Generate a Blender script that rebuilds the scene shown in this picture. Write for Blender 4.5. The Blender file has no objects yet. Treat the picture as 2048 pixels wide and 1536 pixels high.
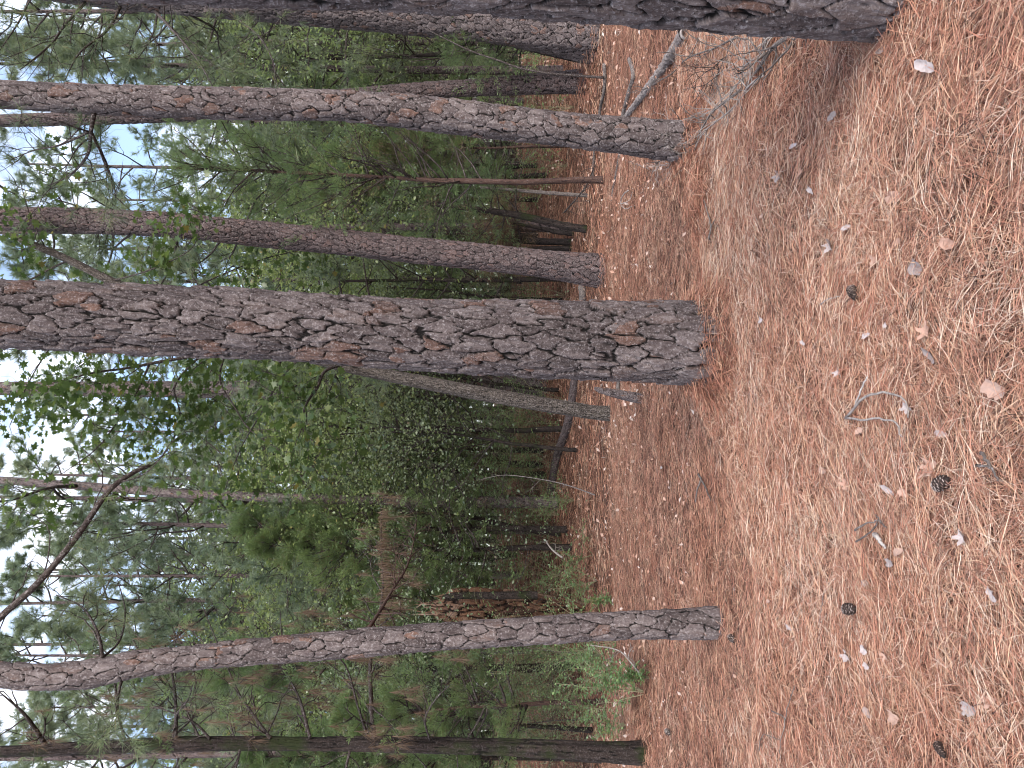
import bpy, math, random
import numpy as np
from mathutils import Matrix, Vector
rng = np.random.default_rng(7); random.seed(7)
PI = math.pi
S = bpy.context.scene
COL = S.collection

# ------------------------------------------------------------------ camera, sky, sun, exposure
F_PX = 1535.0; CAM_H = 1.5          # focal length in photo pixels, eye height
cam = bpy.data.cameras.new('camera'); camo = bpy.data.objects.new('camera', cam); COL.objects.link(camo)
cam.sensor_fit = 'HORIZONTAL'; cam.sensor_width = 36.0; cam.lens = 36.0*F_PX/2048.0
cam.clip_start = 0.05; cam.clip_end = 1500
# the phone was held upright but the picture is stored on its side: image left = up, image top = right
camo.matrix_world = Matrix(((0, 1, 0, 0), (0, 0, -1, 0), (-1, 0, 0, CAM_H), (0, 0, 0, 1)))
S.camera = camo
SUN_EL, SUN_AZ = math.radians(40), math.radians(158)      # azimuth clockwise from +Y (behind right shoulder)
w = bpy.data.worlds.new('World'); S.world = w; w.use_nodes = True
nt = w.node_tree; nt.nodes.clear()
def N(t, k, **kw):
    n = t.nodes.new(k)
    for a, b in kw.items(): setattr(n, a, b)
    return n
out = N(nt, 'ShaderNodeOutputWorld'); bg = N(nt, 'ShaderNodeBackground'); sky = N(nt, 'ShaderNodeTexSky', sky_type='NISHITA')
sky.sun_disc = False; sky.sun_elevation = SUN_EL; sky.sun_rotation = SUN_AZ; sky.dust_density = 1.5
tc = N(nt, 'ShaderNodeTexCoord'); mp = N(nt, 'ShaderNodeMapping'); mp.inputs['Scale'].default_value = (1.6, 1.6, 3.6); mp.inputs['Location'].default_value = (8.3, 3.1, 4.2)
nz = N(nt, 'ShaderNodeTexNoise'); nz.inputs['Scale'].default_value = 2.2; nz.inputs['Detail'].default_value = 7; nz.inputs['Roughness'].default_value = 0.55
rp = N(nt, 'ShaderNodeValToRGB'); rp.color_ramp.elements[0].position = 0.45; rp.color_ramp.elements[1].position = 0.62; rp.color_ramp.elements[0].color = (.08, .08, .08, 1)
mx = N(nt, 'ShaderNodeMix', data_type='RGBA'); L = nt.links.new
L(tc.outputs['Generated'], mp.inputs['Vector']); L(mp.outputs['Vector'], nz.inputs['Vector']); L(nz.outputs['Fac'], rp.inputs['Fac'])
L(rp.outputs['Color'], mx.inputs['Factor']); L(sky.outputs['Color'], mx.inputs['A']); mx.inputs['B'].default_value = (5.9, 6.1, 6.7, 1)
L(mx.outputs['Result'], bg.inputs['Color']); bg.inputs['Strength'].default_value = 0.12; L(bg.outputs['Background'], out.inputs['Surface'])
sl = bpy.data.lights.new('sun', 'SUN'); sl.energy = 1.35; sl.angle = math.radians(35); sl.color = (1.0, 0.95, 0.88)
so = bpy.data.objects.new('sun', sl); COL.objects.link(so); so.location = (0, 0, 30)
sd = Vector((math.sin(SUN_AZ)*math.cos(SUN_EL), math.cos(SUN_AZ)*math.cos(SUN_EL), math.sin(SUN_EL)))
so.rotation_euler = sd.to_track_quat('Z', 'Y').to_euler()
S.view_settings.view_transform = 'Standard'; S.view_settings.look = 'None'; S.view_settings.gamma = 1
S.view_settings.exposure = 1.75
S.render.engine = 'CYCLES'; S.cycles.filter_width = 1.0

# ------------------------------------------------------------------ noise and terrain
def _h(ix, iy, s):
    n = (ix.astype(np.int64)*374761393 + iy.astype(np.int64)*668265263 + s*982451653) & 0x7fffffff
    n = ((n ^ (n >> 13))*1274126177) & 0x7fffffff
    n = ((n ^ (n >> 16))*1103515245 + 12345) & 0x7fffffff
    return ((n >> 8) & 0xffff)/65535.0
def vn(x, y, s=0):                         # value noise -1..1
    x = np.asarray(x, float); y = np.asarray(y, float)
    ix = np.floor(x); iy = np.floor(y); fx = x-ix; fy = y-iy
    fx = fx*fx*(3-2*fx); fy = fy*fy*(3-2*fy)
    a = _h(ix, iy, s); b = _h(ix+1, iy, s); c = _h(ix, iy+1, s); d = _h(ix+1, iy+1, s)
    return ((a*(1-fx)+b*fx)*(1-fy)+(c*(1-fx)+d*fx)*fy)*2-1
def fbm(x, y, s=0, o=3):
    r = 0; a = 1.0
    for k in range(o):
        r = r+a*vn(x*2**k, y*2**k, s+k*17); a *= .5
    return r/1.8
def ss(a, b, x):
    t = np.clip((np.asarray(x, float)-a)/(b-a), 0, 1); return t*t*(3-2*t)
CX = np.array([-9, -4, -1.9, -1.24, -.73, -.47, -.09, .62, 1.17, 1.7, 3.0, 9]); CY = np.array([5.6, 4.9, 4.6, 4.55, 4.95, 5.35, 6.05, 5.75, 5.75, 6.25, 6.9, 8.0])
MOUNDS = [(0.30, 5.80, .50, .075), (0.12, 5.45, .33, .05), (1.98, 6.45, .42, .07), (1.55, 6.0, .5, .07), (1.45, 4.6, .5, .06), (1.0, 4.3, .5, .04), (-1.78, 5.45, .32, .03), (-4.0, 9.0, .6, .12), (6.2, 13.5, 1.2, .12), (5.5, 14.3, .9, .1), (1.9, 12.7, .7, .08)]
def T(x, y):
    x = np.asarray(x, float); y = np.asarray(y, float)
    left = ss(1.0, -9.0, x)
    z = ss(13, 32, y)*(1.2+1.1*left) + ss(32, 140, y)*3.0
    z = z - .12*left*ss(9, 13, y)*ss(20, 15, y)
    near = ss(26, 6, y)
    edge = np.interp(x, CX, CY) + .12*vn(x*1.7, y*1.7, 5)
    z = z - .06*ss(edge-.10, edge+.22, y) + .035*np.exp(-((y-edge+.1)/.22)**2)
    z = z + .022*fbm(x*1.6, y*1.6, 3)*near + .05*fbm(x*.35, y*.35, 9) + .012*fbm(x*5, y*5, 11, 2)*ss(14, 5, y)
    for mx_, my_, r_, h_ in MOUNDS:
        z = z + h_*np.exp(-((x-mx_)**2+(y-my_)**2)/(r_*r_))
    return z
def pt(px, py, y): return np.array([(768-py)/F_PX*y, y, CAM_H+(1024-px)/F_PX*y])
def gp(px, py):                            # pixel -> point on the terrain
    ys = np.linspace(1.5, 60, 6000); x = (768-py)/F_PX*ys; z = CAM_H+(1024-px)/F_PX*ys
    b = np.nonzero(z < T(x, ys))[0]; i = b[0] if len(b) else len(ys)-1
    return np.array([x[i], ys[i], float(T(x[i], ys[i]))])

# ------------------------------------------------------------------ object helpers
def tag(o, label=None, cat=None, group=None, kind=None):
    for k, v in (('label', label), ('category', cat), ('group', group), ('kind', kind)):
        if v: o[k] = v
    return o
def empty(name, loc=(0, 0, 0), label=None, cat=None, group=None):
    o = bpy.data.objects.new(name, None); COL.objects.link(o); o.location = loc; o.empty_display_size = .1
    return tag(o, label, cat, group)
class MB:
    def __init__(s): s.V = []; s.T = []; s.Q = []; s.tone = []; s.n = 0; s.ex = []
    def add(s, V, tris=None, quads=None, tone=0.5, ex=0.0):
        V = np.asarray(V, float).reshape(-1, 3)
        if tris is not None and len(tris): s.T.append(np.asarray(tris)+s.n)
        if quads is not None and len(quads): s.Q.append(np.asarray(quads)+s.n)
        s.V.append(V); s.tone.append(np.broadcast_to(tone, (len(V),)).astype(np.float32)); s.ex.append(np.broadcast_to(ex, (len(V),)).astype(np.float32)); s.n += len(V)
    def build(s, name, mat, parent=None, smooth=False, loc=None):
        V = np.concatenate(s.V); 
        if loc is not None: V = V-np.asarray(loc)
        me = bpy.data.meshes.new(name)
        t = np.concatenate(s.T) if s.T else np.zeros((0, 3), int); q = np.concatenate(s.Q) if s.Q else np.zeros((0, 4), int)
        me.vertices.add(len(V)); me.vertices.foreach_set('co', V.astype(np.float32).ravel())
        nl = t.size+q.size; me.loops.add(nl); me.loops.foreach_set('vertex_index', np.concatenate([t.ravel(), q.ravel()]).astype(np.int32))
        me.polygons.add(len(t)+len(q))
        st = np.concatenate([np.arange(len(t))*3, t.size+np.arange(len(q))*4]).astype(np.int32)
        me.polygons.foreach_set('loop_start', st)
        if smooth: me.polygons.foreach_set('use_smooth', np.ones(len(t)+len(q), bool))
        a = me.attributes.new('tone', 'FLOAT', 'POINT'); a.data.foreach_set('value', np.concatenate(s.tone))
        a = me.attributes.new('crack', 'FLOAT', 'POINT'); a.data.foreach_set('value', np.concatenate(s.ex))
        me.update(calc_edges=True); me.materials.append(mat)
        o = bpy.data.objects.new(name, me); COL.objects.link(o)
        if parent is not None: o.parent = parent
        if loc is not None and parent is None: o.location = loc
        return o
def norm(v): return v/(np.linalg.norm(v, axis=-1, keepdims=True)+1e-9)
def tube(mb, P, R, sides=5, tone=.5, cap=True):
    P = np.asarray(P, float); n = len(P); R = np.broadcast_to(R, (n,))
    t = norm(np.gradient(P, axis=0)); ref = np.array([.31, .87, .38]) if abs(t[0][2]) > .8 else np.array([0, 0, 1.0])
    u = norm(np.cross(t, ref)); v = np.cross(t, u); a = np.arange(sides)/sides*2*PI
    V = P[:, None]+R[:, None, None]*(u[:, None]*np.cos(a)[None, :, None]+v[:, None]*np.sin(a)[None, :, None])
    i = np.arange(n-1)[:, None]*sides; j = np.arange(sides)[None]; k = (j+1) % sides
    Q = np.stack([i+j, i+k, i+sides+k, i+sides+j], -1).reshape(-1, 4)
    V = V.reshape(-1, 3); tr = None
    if cap:
        V = np.concatenate([V, P[-1:], P[:1]]); m = n*sides; jj = np.arange(sides); kk = (jj+1) % sides
        tr = np.concatenate([np.stack([(n-1)*sides+jj, (n-1)*sides+kk, np.full(sides, m)], -1), np.stack([kk, jj, np.full(sides, m+1)], -1)])
    mb.add(V, tr, Q, tone)
def wander(p, d, length, n=6, wig=.15, up=0.0, rg=rng):
    p = np.array(p, float); d = norm(np.array(d, float)); pts = [p.copy()]; st = length/n
    for k in range(n):
        d = norm(d+rg.normal(0, wig, 3)+np.array([0, 0, up])); p = p+d*st; pts.append(p.copy())
    return np.array(pts)
def spline(P, n):
    P = np.asarray(P, float); m = len(P); t = np.linspace(0, m-1, n) if np.isscalar(n) else n; i = np.clip(t.astype(int), 0, m-2); f = (t-i)[:, None]
    A = P[np.clip(i-1, 0, m-1)]; B = P[i]; C = P[i+1]; D = P[np.clip(i+2, 0, m-1)]
    return .5*(2*B+(C-A)*f+(2*A-5*B+4*C-D)*f**2+(3*B-A-3*C+D)*f**3)
def rot_frames(d, rg=rng, roll=None):                     # frames with local Y along d
    d = norm(d); n = len(d); r = norm(rg.normal(size=(n, 3))); x = norm(np.cross(d, r)); z = np.cross(x, d)
    return x, d, z
def scatter_tmpl(mb, pos, x, y, z, scale, TV, TT, tone):
    n = len(pos); k = len(TV); s = np.broadcast_to(scale, (n,))[:, None, None]
    V = pos[:, None]+s*(TV[None, :, 0:1]*x[:, None]+TV[None, :, 1:2]*y[:, None]+TV[None, :, 2:3]*z[:, None])
    tr = (np.arange(n)*k)[:, None, None]+np.asarray(TT)[None]
    mb.add(V.reshape(-1, 3), tr.reshape(-1, 3), None, np.repeat(tone, k))

# ------------------------------------------------------------------ materials
def newmat(name):
    m = bpy.data.materials.new(name); m.use_nodes = True; t = m.node_tree; t.nodes.clear()
    return m, t, N(t, 'ShaderNodeOutputMaterial')
def ramp(t, stops, fac):
    r = N(t, 'ShaderNodeValToRGB'); e = r.color_ramp.elements
    while len(e) < len(stops): e.new(.5)
    for i, (p, c) in enumerate(stops): e[i].position = p; e[i].color = (*c, 1)
    t.links.new(fac, r.inputs['Fac']); return r.outputs['Color']
def attr(t, n): a = N(t, 'ShaderNodeAttribute', attribute_name=n); return a.outputs['Fac']
def noise(t, sc, det=4, rough=.6, vec=None, scale3=None):
    n = N(t, 'ShaderNodeTexNoise'); n.inputs['Scale'].default_value = sc; n.inputs['Detail'].default_value = det; n.inputs['Roughness'].default_value = rough
    c = N(t, 'ShaderNodeTexCoord'); v = c.outputs['Object']
    if scale3:
        m = N(t, 'ShaderNodeMapping'); m.inputs['Scale'].default_value = scale3; t.links.new(v, m.inputs['Vector']); v = m.outputs['Vector']
    t.links.new(v, n.inputs['Vector']); return n.outputs['Fac']
def mixc(t, f, a, b, mode='MIX'):
    m = N(t, 'ShaderNodeMix', data_type='RGBA', blend_type=mode)
    for key, v in (('Factor', f), ('A', a), ('B', b)):
        if hasattr(v, 'is_output'): t.links.new(v, m.inputs[key])
        else: m.inputs[key].default_value = v if key == 'Factor' else (*v, 1)
    return m.outputs['Result']
def mrange(t, v, a, b, c=0., d=1.):
    m = N(t, 'ShaderNodeMapRange'); t.links.new(v, m.inputs['Value'])
    for i, q in enumerate((a, b, c, d)): m.inputs[i+1].default_value = q
    return m.outputs['Result']
def finish(t, out, col, rough=.85, bump=None, bstr=.5, bdist=.01, trans=0.0, spec=.2, tcol=None):
    p = N(t, 'ShaderNodeBsdfPrincipled'); p.inputs['Roughness'].default_value = rough; p.inputs['Specular IOR Level'].default_value = spec
    t.links.new(col, p.inputs['Base Color'])
    if bump is not None:
        b = N(t, 'ShaderNodeBump'); b.inputs['Strength'].default_value = bstr; b.inputs['Distance'].default_value = bdist
        t.links.new(bump, b.inputs['Height']); t.links.new(b.outputs['Normal'], p.inputs['Normal'])
    sh = p.outputs['BSDF']
    if trans > 0:
        tr = N(t, 'ShaderNodeBsdfTranslucent'); t.links.new(tcol if tcol is not None else col, tr.inputs['Color'])
        m = N(t, 'ShaderNodeMixShader'); m.inputs[0].default_value = trans; t.links.new(sh, m.inputs[1]); t.links.new(tr.outputs['BSDF'], m.inputs[2]); sh = m.outputs['Shader']
    t.links.new(sh, out.inputs['Surface'])
def bark_mat(name, stops, crack, moss=None, streak=(30, 30, 8), lich=.5):
    m, t, o = newmat(name)
    c = ramp(t, stops, attr(t, 'tone'))
    n1 = noise(t, 1.0, 6, .7, scale3=streak); n2 = noise(t, 60, 5, .75); n3 = noise(t, 5, 3)
    c = mixc(t, mrange(t, n1, .35, .62, 0, .9), c, mixc(t, 1.0, c, (.48, .44, .45), 'MULTIPLY'))
    c = mixc(t, mrange(t, n2, .52, .64, 0, lich), c, (.42, .38, .38)); n4 = noise(t, 25, 4, .7); c = mixc(t, mrange(t, n4, .54, .66, 0, .55), c, mixc(t, 1.0, c, (.42, .38, .38), 'MULTIPLY'))
    c = mixc(t, mrange(t, n3, .5, .75, 0, .4), c, mixc(t, 1.0, c, (.62, .58, .60), 'MULTIPLY'))
    ck = attr(t, 'crack')
    c = mixc(t, mrange(t, ck, .12, .7), c, crack)
    if moss: c = mixc(t, mrange(t, noise(t, 2.2, 5), .5, .62, 0, .8), c, moss)
    mm = N(t, 'ShaderNodeMath', operation='ADD'); t.links.new(n1, mm.inputs[0]); t.links.new(n2, mm.inputs[1])
    finish(t, o, c, .9, mm.outputs[0], .8, .012, spec=.15); return m
M_PINE = bark_mat('pine_bark', [(0, (.085, .068, .065)), (.3, (.13, .105, .102)), (.62, (.20, .166, .16)), (.80, (.155, .118, .108)), (.9, (.165, .108, .09)), (1, (.19, .115, .09))], (.010, .0085, .008))
M_PINED = bark_mat('dark_pine_bark', [(0, (.07, .052, .05)), (.5, (.12, .09, .088)), (1, (.15, .10, .09))], (.010, .008, .008))
M_OAK = bark_mat('oak_bark', [(0, (.07, .058, .048)), (1, (.165, .142, .122))], (.014, .012, .01), streak=(60, 60, 12))
M_CED = bark_mat('cedar_bark', [(0, (.02, .016, .014)), (1, (.062, .046, .04))], (.005, .004, .004), moss=(.022, .030, .010), streak=(70, 70, 4), lich=.15)
M_REDCED = bark_mat('brown_cedar_bark', [(0, (.07, .040, .032)), (1, (.125, .075, .058))], (.03, .02, .02), streak=(70, 70, 4), lich=.2)
M_LOG = bark_mat('weathered_bark', [(0, (.20, .165, .15)), (1, (.36, .32, .30))], (.04, .03, .026), streak=(20, 20, 20))
M_ROT = bark_mat('rotten_wood', [(0, (.07, .036, .024)), (.5, (.17, .088, .052)), (1, (.34, .25, .19))], (.010, .006, .005), streak=(40, 40, 5), lich=.2)
M_TWIG = bark_mat('dark_twig', [(0, (.035, .027, .024)), (1, (.085, .066, .058))], (.02, .02, .02))
M_PALE = bark_mat('pale_twig', [(0, (.28, .24, .21)), (1, (.56, .52, .48))], (.05, .04, .04))
M_GREYW = bark_mat('grey_twig', [(0, (.12, .10, .09)), (1, (.22, .19, .17))], (.05, .04, .04))
def leaf_mat(name, stops, trans=.35, rough=.5, spec=.3, tmul=(1.32, 1.27, .9)):
    m, t, o = newmat(name); c = ramp(t, stops, attr(t, 'tone'))
    oi = N(t, 'ShaderNodeObjectInfo'); c = mixc(t, mrange(t, oi.outputs['Random'], 0, 1, 0, .6), c, mixc(t, 1.0, c, (.72, .86, 1.0), 'MULTIPLY'))
    tc_ = mixc(t, 1.0, c, tmul, 'MULTIPLY') if trans else None
    finish(t, o, c, rough, trans=trans, spec=spec, tcol=tc_); return m
M_NEED = leaf_mat('green_pine_needles', [(0, (.07, .10, .055)), (.5, (.14, .18, .095)), (.88, (.22, .26, .13)), (1, (.26, .19, .10))], .4, .4, .5)
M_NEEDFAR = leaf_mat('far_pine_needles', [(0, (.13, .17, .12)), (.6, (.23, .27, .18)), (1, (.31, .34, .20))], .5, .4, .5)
M_CEDL = leaf_mat('cedar_foliage', [(0, (.10, .15, .07)), (.5, (.18, .25, .11)), (.9, (.27, .35, .14)), (1, (.24, .18, .11))], .5, .4, .5)
M_OAKL = leaf_mat('broad_leaves', [(0, (.13, .17, .07)), (.5, (.25, .31, .13)), (.9, (.36, .41, .19)), (1, (.36, .30, .14))], .5, .35, .6)
M_GUML = leaf_mat('lobed_leaves', [(0, (.04, .07, .025)), (.5, (.075, .12, .04)), (.93, (.14, .185, .065)), (1, (.17, .15, .05))], .45, .3, .6)
M_UND = leaf_mat('understory_leaves', [(0, (.13, .16, .10)), (.5, (.24, .285, .165)), (.9, (.34, .38, .23)), (1, (.28, .23, .16))], .5, .35, .6)
M_VINE = leaf_mat('shrub_leaves', [(0, (.12, .20, .09)), (.6, (.20, .31, .14)), (1, (.36, .46, .16))], .45, .35, .6)
M_DEADN = leaf_mat('dead_hanging_needles', [(0, (.09, .05, .03)), (.5, (.17, .10, .06)), (1, (.24, .16, .10))], .25)
def litter_mat(name, stops, trans=.15):
    m, t, o = newmat(name); c = ramp(t, stops, attr(t, 'tone')); n = noise(t, .9, 4); n2 = noise(t, 3.3, 3)
    c = mixc(t, mrange(t, n, .38, .62, 0, .6), c, mixc(t, 1.0, c, (.86, .70, .64), 'MULTIPLY'))
    c = mixc(t, mrange(t, n2, .55, .72, 0, .4), c, mixc(t, 1.0, c, (.78, .78, .84), 'MULTIPLY'))
    finish(t, o, c, .6, trans=trans, spec=.25); return m
M_STRAW = litter_mat('pine_straw', [(0, (.045, .029, .025)), (.14, (.155, .084, .062)), (.40, (.385, .178, .125)), (.62, (.485, .262, .18)), (.84, (.55, .375, .25)), (1, (.62, .50, .405))])
M_LEAFLIT = litter_mat('dry_leaf', [(0, (.22, .12, .085)), (.4, (.42, .25, .18)), (.75, (.46, .34, .28)), (1, (.50, .43, .39))], .1)
def m_fallen():
    m, t, o = newmat('curled_dry_leaf'); c = ramp(t, [(0, (.34, .19, .14)), (.45, (.42, .28, .22)), (.7, (.24, .20, .19)), (1, (.42, .365, .355))], attr(t, 'tone'))
    n = noise(t, 40, 5); c = mixc(t, mrange(t, n, .4, .7, 0, .5), c, mixc(t, 1.0, c, (.6, .5, .45), 'MULTIPLY'))
    finish(t, o, c, .7, n, .5, .004, .12, spec=.2); return m
M_FALLEN = m_fallen()
def m_ground():
    m, t, o = newmat('needle_covered_soil')
    a = noise(t, 1.0, 6, .7, scale3=(60, 22, 20)); b = noise(t, 1.0, 6, .75, scale3=(16, 55, 20)); c3 = noise(t, .55, 4); fl = noise(t, 14, 4, .6)
    mm = N(t, 'ShaderNodeMath', operation='MAXIMUM'); t.links.new(a, mm.inputs[0]); t.links.new(b, mm.inputs[1])
    c = ramp(t, [(.42, (.022, .013, .011)), (.54, (.08, .042, .03)), (.62, (.18, .09, .06)), (.74, (.34, .19, .13))], mm.outputs[0])
    c = mixc(t, mrange(t, c3, .4, .6, 0, .6), c, mixc(t, 1.0, c, (.75, .68, .66), 'MULTIPLY'))
    c = mixc(t, mrange(t, fl, .62, .68, 0, .7), c, (.42, .30, .24))
    finish(t, o, c, .95, mm.outputs[0], .8, .03, spec=.1); return m
M_GROUND = m_ground()

# ------------------------------------------------------------------ ground
def make_ground():
    gx = np.concatenate([-np.geomspace(320, 6, 60), np.linspace(-5.9, 5.9, 200), np.geomspace(6, 320, 60)])
    gy = np.concatenate([-np.geomspace(120, 1, 20), np.linspace(-.9, 10, 230), np.geomspace(10.1, 700, 150)])
    X, Y = np.meshgrid(gx, gy); Z = T(X, Y); n, k = X.shape
    i = (np.arange(n-1)[:, None]*k+np.arange(k-1)[None]).ravel(); mb = MB()
    mb.add(np.stack([X, Y, Z], -1), None, np.stack([i, i+1, i+k+1, i+k], -1))
    tag(mb.build('ground', M_GROUND, smooth=True), kind='structure')
make_ground()

# pine straw: hundreds of thousands of fallen needles
def straw(name, y0, y1, dens, wd, ln, seg, lift, marg=.9):
    area = (y1-y0)*((y0+y1)/2*1.04+2*marg); n = int(area*dens)
    y = y0+(y1-y0)*rng.random(int(n*1.0)); half = y*.52+marg; keep = rng.random(len(y)) < half/half.max(); y = y[keep]
    y = np.concatenate([y, y[:int((~keep).sum())]+0.003]); half = y*.52+marg; n = len(y)
    x = (rng.random(n)*2-1)*half
    f = fbm(x*.7, y*.7, 21)*4.5+fbm(x*2.7, y*2.7, 33)*3.5
    ang = np.where(rng.random(n) < .36, f+rng.normal(0, .5, n), rng.random(n)*2*PI)
    # needles run along the edge of the drift
    ed = np.interp(x, CX, CY); d = np.abs(y-ed); al = np.exp(-(d/.22)**2)*.6*(y < 9)
    slope = np.arctan(np.gradient(CY, CX)); ang = np.where(rng.random(n) < al, np.interp(x, CX, slope)+rng.normal(0, .45, n), ang)
    Ln = ln*(.55+.75*rng.random(n)); w_ = wd*(.7+.6*rng.random(n)); bend = rng.normal(0, .34, n); pitch = rng.normal(0, .15, n)
    dx, dy = np.cos(ang), np.sin(ang); nx, ny = -dy, dx
    clump = np.clip(.5+.9*fbm(x*3.6, y*3.6, 44)+.3*vn(x*9, y*9, 45), 0, 1.2); hz = rng.random(n)**1.3*lift*(.5+clump)+.002
    mb = MB(); tt = np.linspace(-1, 1, seg+1); roll = rng.uniform(-1.25, 1.25, n); rows = []
    for s_ in tt:
        cx = x+dx*Ln*s_/2+nx*bend*Ln*(s_*s_)*.25; cy = y+dy*Ln*s_/2+ny*bend*Ln*(s_*s_)*.25
        cz = T(cx, cy)+np.maximum(hz+pitch*Ln*s_/2, .0)
        ww = w_*(1-.55*abs(s_))/2
        a = np.stack([cx+nx*ww*np.cos(roll), cy+ny*ww*np.cos(roll), cz+ww*np.sin(roll)], -1); b = np.stack([cx-nx*ww*np.cos(roll), cy-ny*ww*np.cos(roll), cz-ww*np.sin(roll)], -1)
        rows += [a, b]
    V = np.stack(rows, 1); k = 2*(seg+1); base = (np.arange(n)*k)[:, None, None]
    q = np.array([[2*i, 2*i+1, 2*i+3, 2*i+2] for i in range(seg)])[None]
    tn = np.clip(rng.beta(1.2, 1.05, n)+.10*ss(ed+.3, ed-.3, y)-.09*ss(ed+.2, ed+.8, y)+.16*fbm(x*1.2, y*1.2, 55)+.18*(vn(x*4, y*4, 57) > .45)*rng.normal(0, 1, n)-.06*(1-hz/lift), 0, 1)
    old = rng.random(n) < .06; tn[old] = rng.random(old.sum())*.3
    mb.add(V.reshape(-1, 3), None, (base+q).reshape(-1, 4), np.repeat(tn, k))
    o = mb.build(name, M_STRAW); tag(o, 'fallen orange brown pine needles matted over the ground', 'pine needles', kind='stuff'); return o
def leaf_flecks():
    mb = MB(); n = 16000
    y = 6.2+34*rng.random(n)**1.2; x = (rng.random(n)*2-1)*(y*.55+1)
    dens = .20+.25*ss(6, 8, y)*ss(18, 12, y)+.65*ss(-.2, .5, fbm(x*.35, y*.35, 71))*ss(6, 11, y)+.5*ss(17, 22, y); k = rng.random(n) < dens; x = x[k]; y = y[k]; n = len(x)
    d = np.stack([rng.normal(size=n), rng.normal(size=n), rng.normal(0, .55, n)], -1); d = norm(d)
    up = norm(np.stack([rng.normal(0, .6, n), rng.normal(-.2, .6, n), np.ones(n)], -1)); xx = norm(np.cross(d, up)); zz = np.cross(xx, d)
    TV = np.array([[0, -.5, 0], [.3, 0, .12], [0, .5, .0], [-.3, 0, .12], [0, 0, 0]]); TT = [[0, 1, 4], [1, 2, 4], [2, 3, 4], [3, 0, 4]]
    pos = np.stack([x, y, T(x, y)+.042+.02*rng.random(n)], -1)
    scatter_tmpl(mb, pos, xx, d, zz, (.02+.055*rng.random(n)**1.4)*(.75+.75*ss(6, 14, y)), TV, TT, rng.random(n)**.9)
    tag(mb.build('leaf_litter', M_LEAFLIT), 'small pale dry leaves strewn over the farther needle covered ground', 'leaf litter', kind='stuff')

# ------------------------------------------------------------------ trunks with plated bark
def voro(u, v, nu, seed):                   # jittered-grid voronoi, periodic in u with nu cells
    iu = np.floor(u); iv = np.floor(v); F1 = np.full(u.shape, 9.); F2 = np.full(u.shape, 9.); cid = np.zeros(u.shape); cu_ = np.zeros(u.shape); cv_ = np.zeros(u.shape)
    for a in (-1, 0, 1):
        for b in (-1, 0, 1):
            cu = iu+a; cv = iv+b; h1 = _h(np.mod(cu, nu), cv, seed); h2 = _h(np.mod(cu, nu), cv, seed+1)
            du = cu+.5+(h1-.5)*.85+.5*np.mod(cv, 2)-u - (0.25); dv = cv+.5+(h2-.5)*.75-v
            d = np.sqrt(du*du+dv*dv); h3 = _h(np.mod(cu, nu), cv, seed+2)
            closer = d < F1; F2 = np.where(closer, F1, np.minimum(F2, d)); F1 = np.where(closer, d, F1)
            cid = np.where(closer, h3, cid); cu_ = np.where(closer, du, cu_); cv_ = np.where(closer, dv, cv_)
    return F1, F2, cid, cu_, cv_
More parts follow.
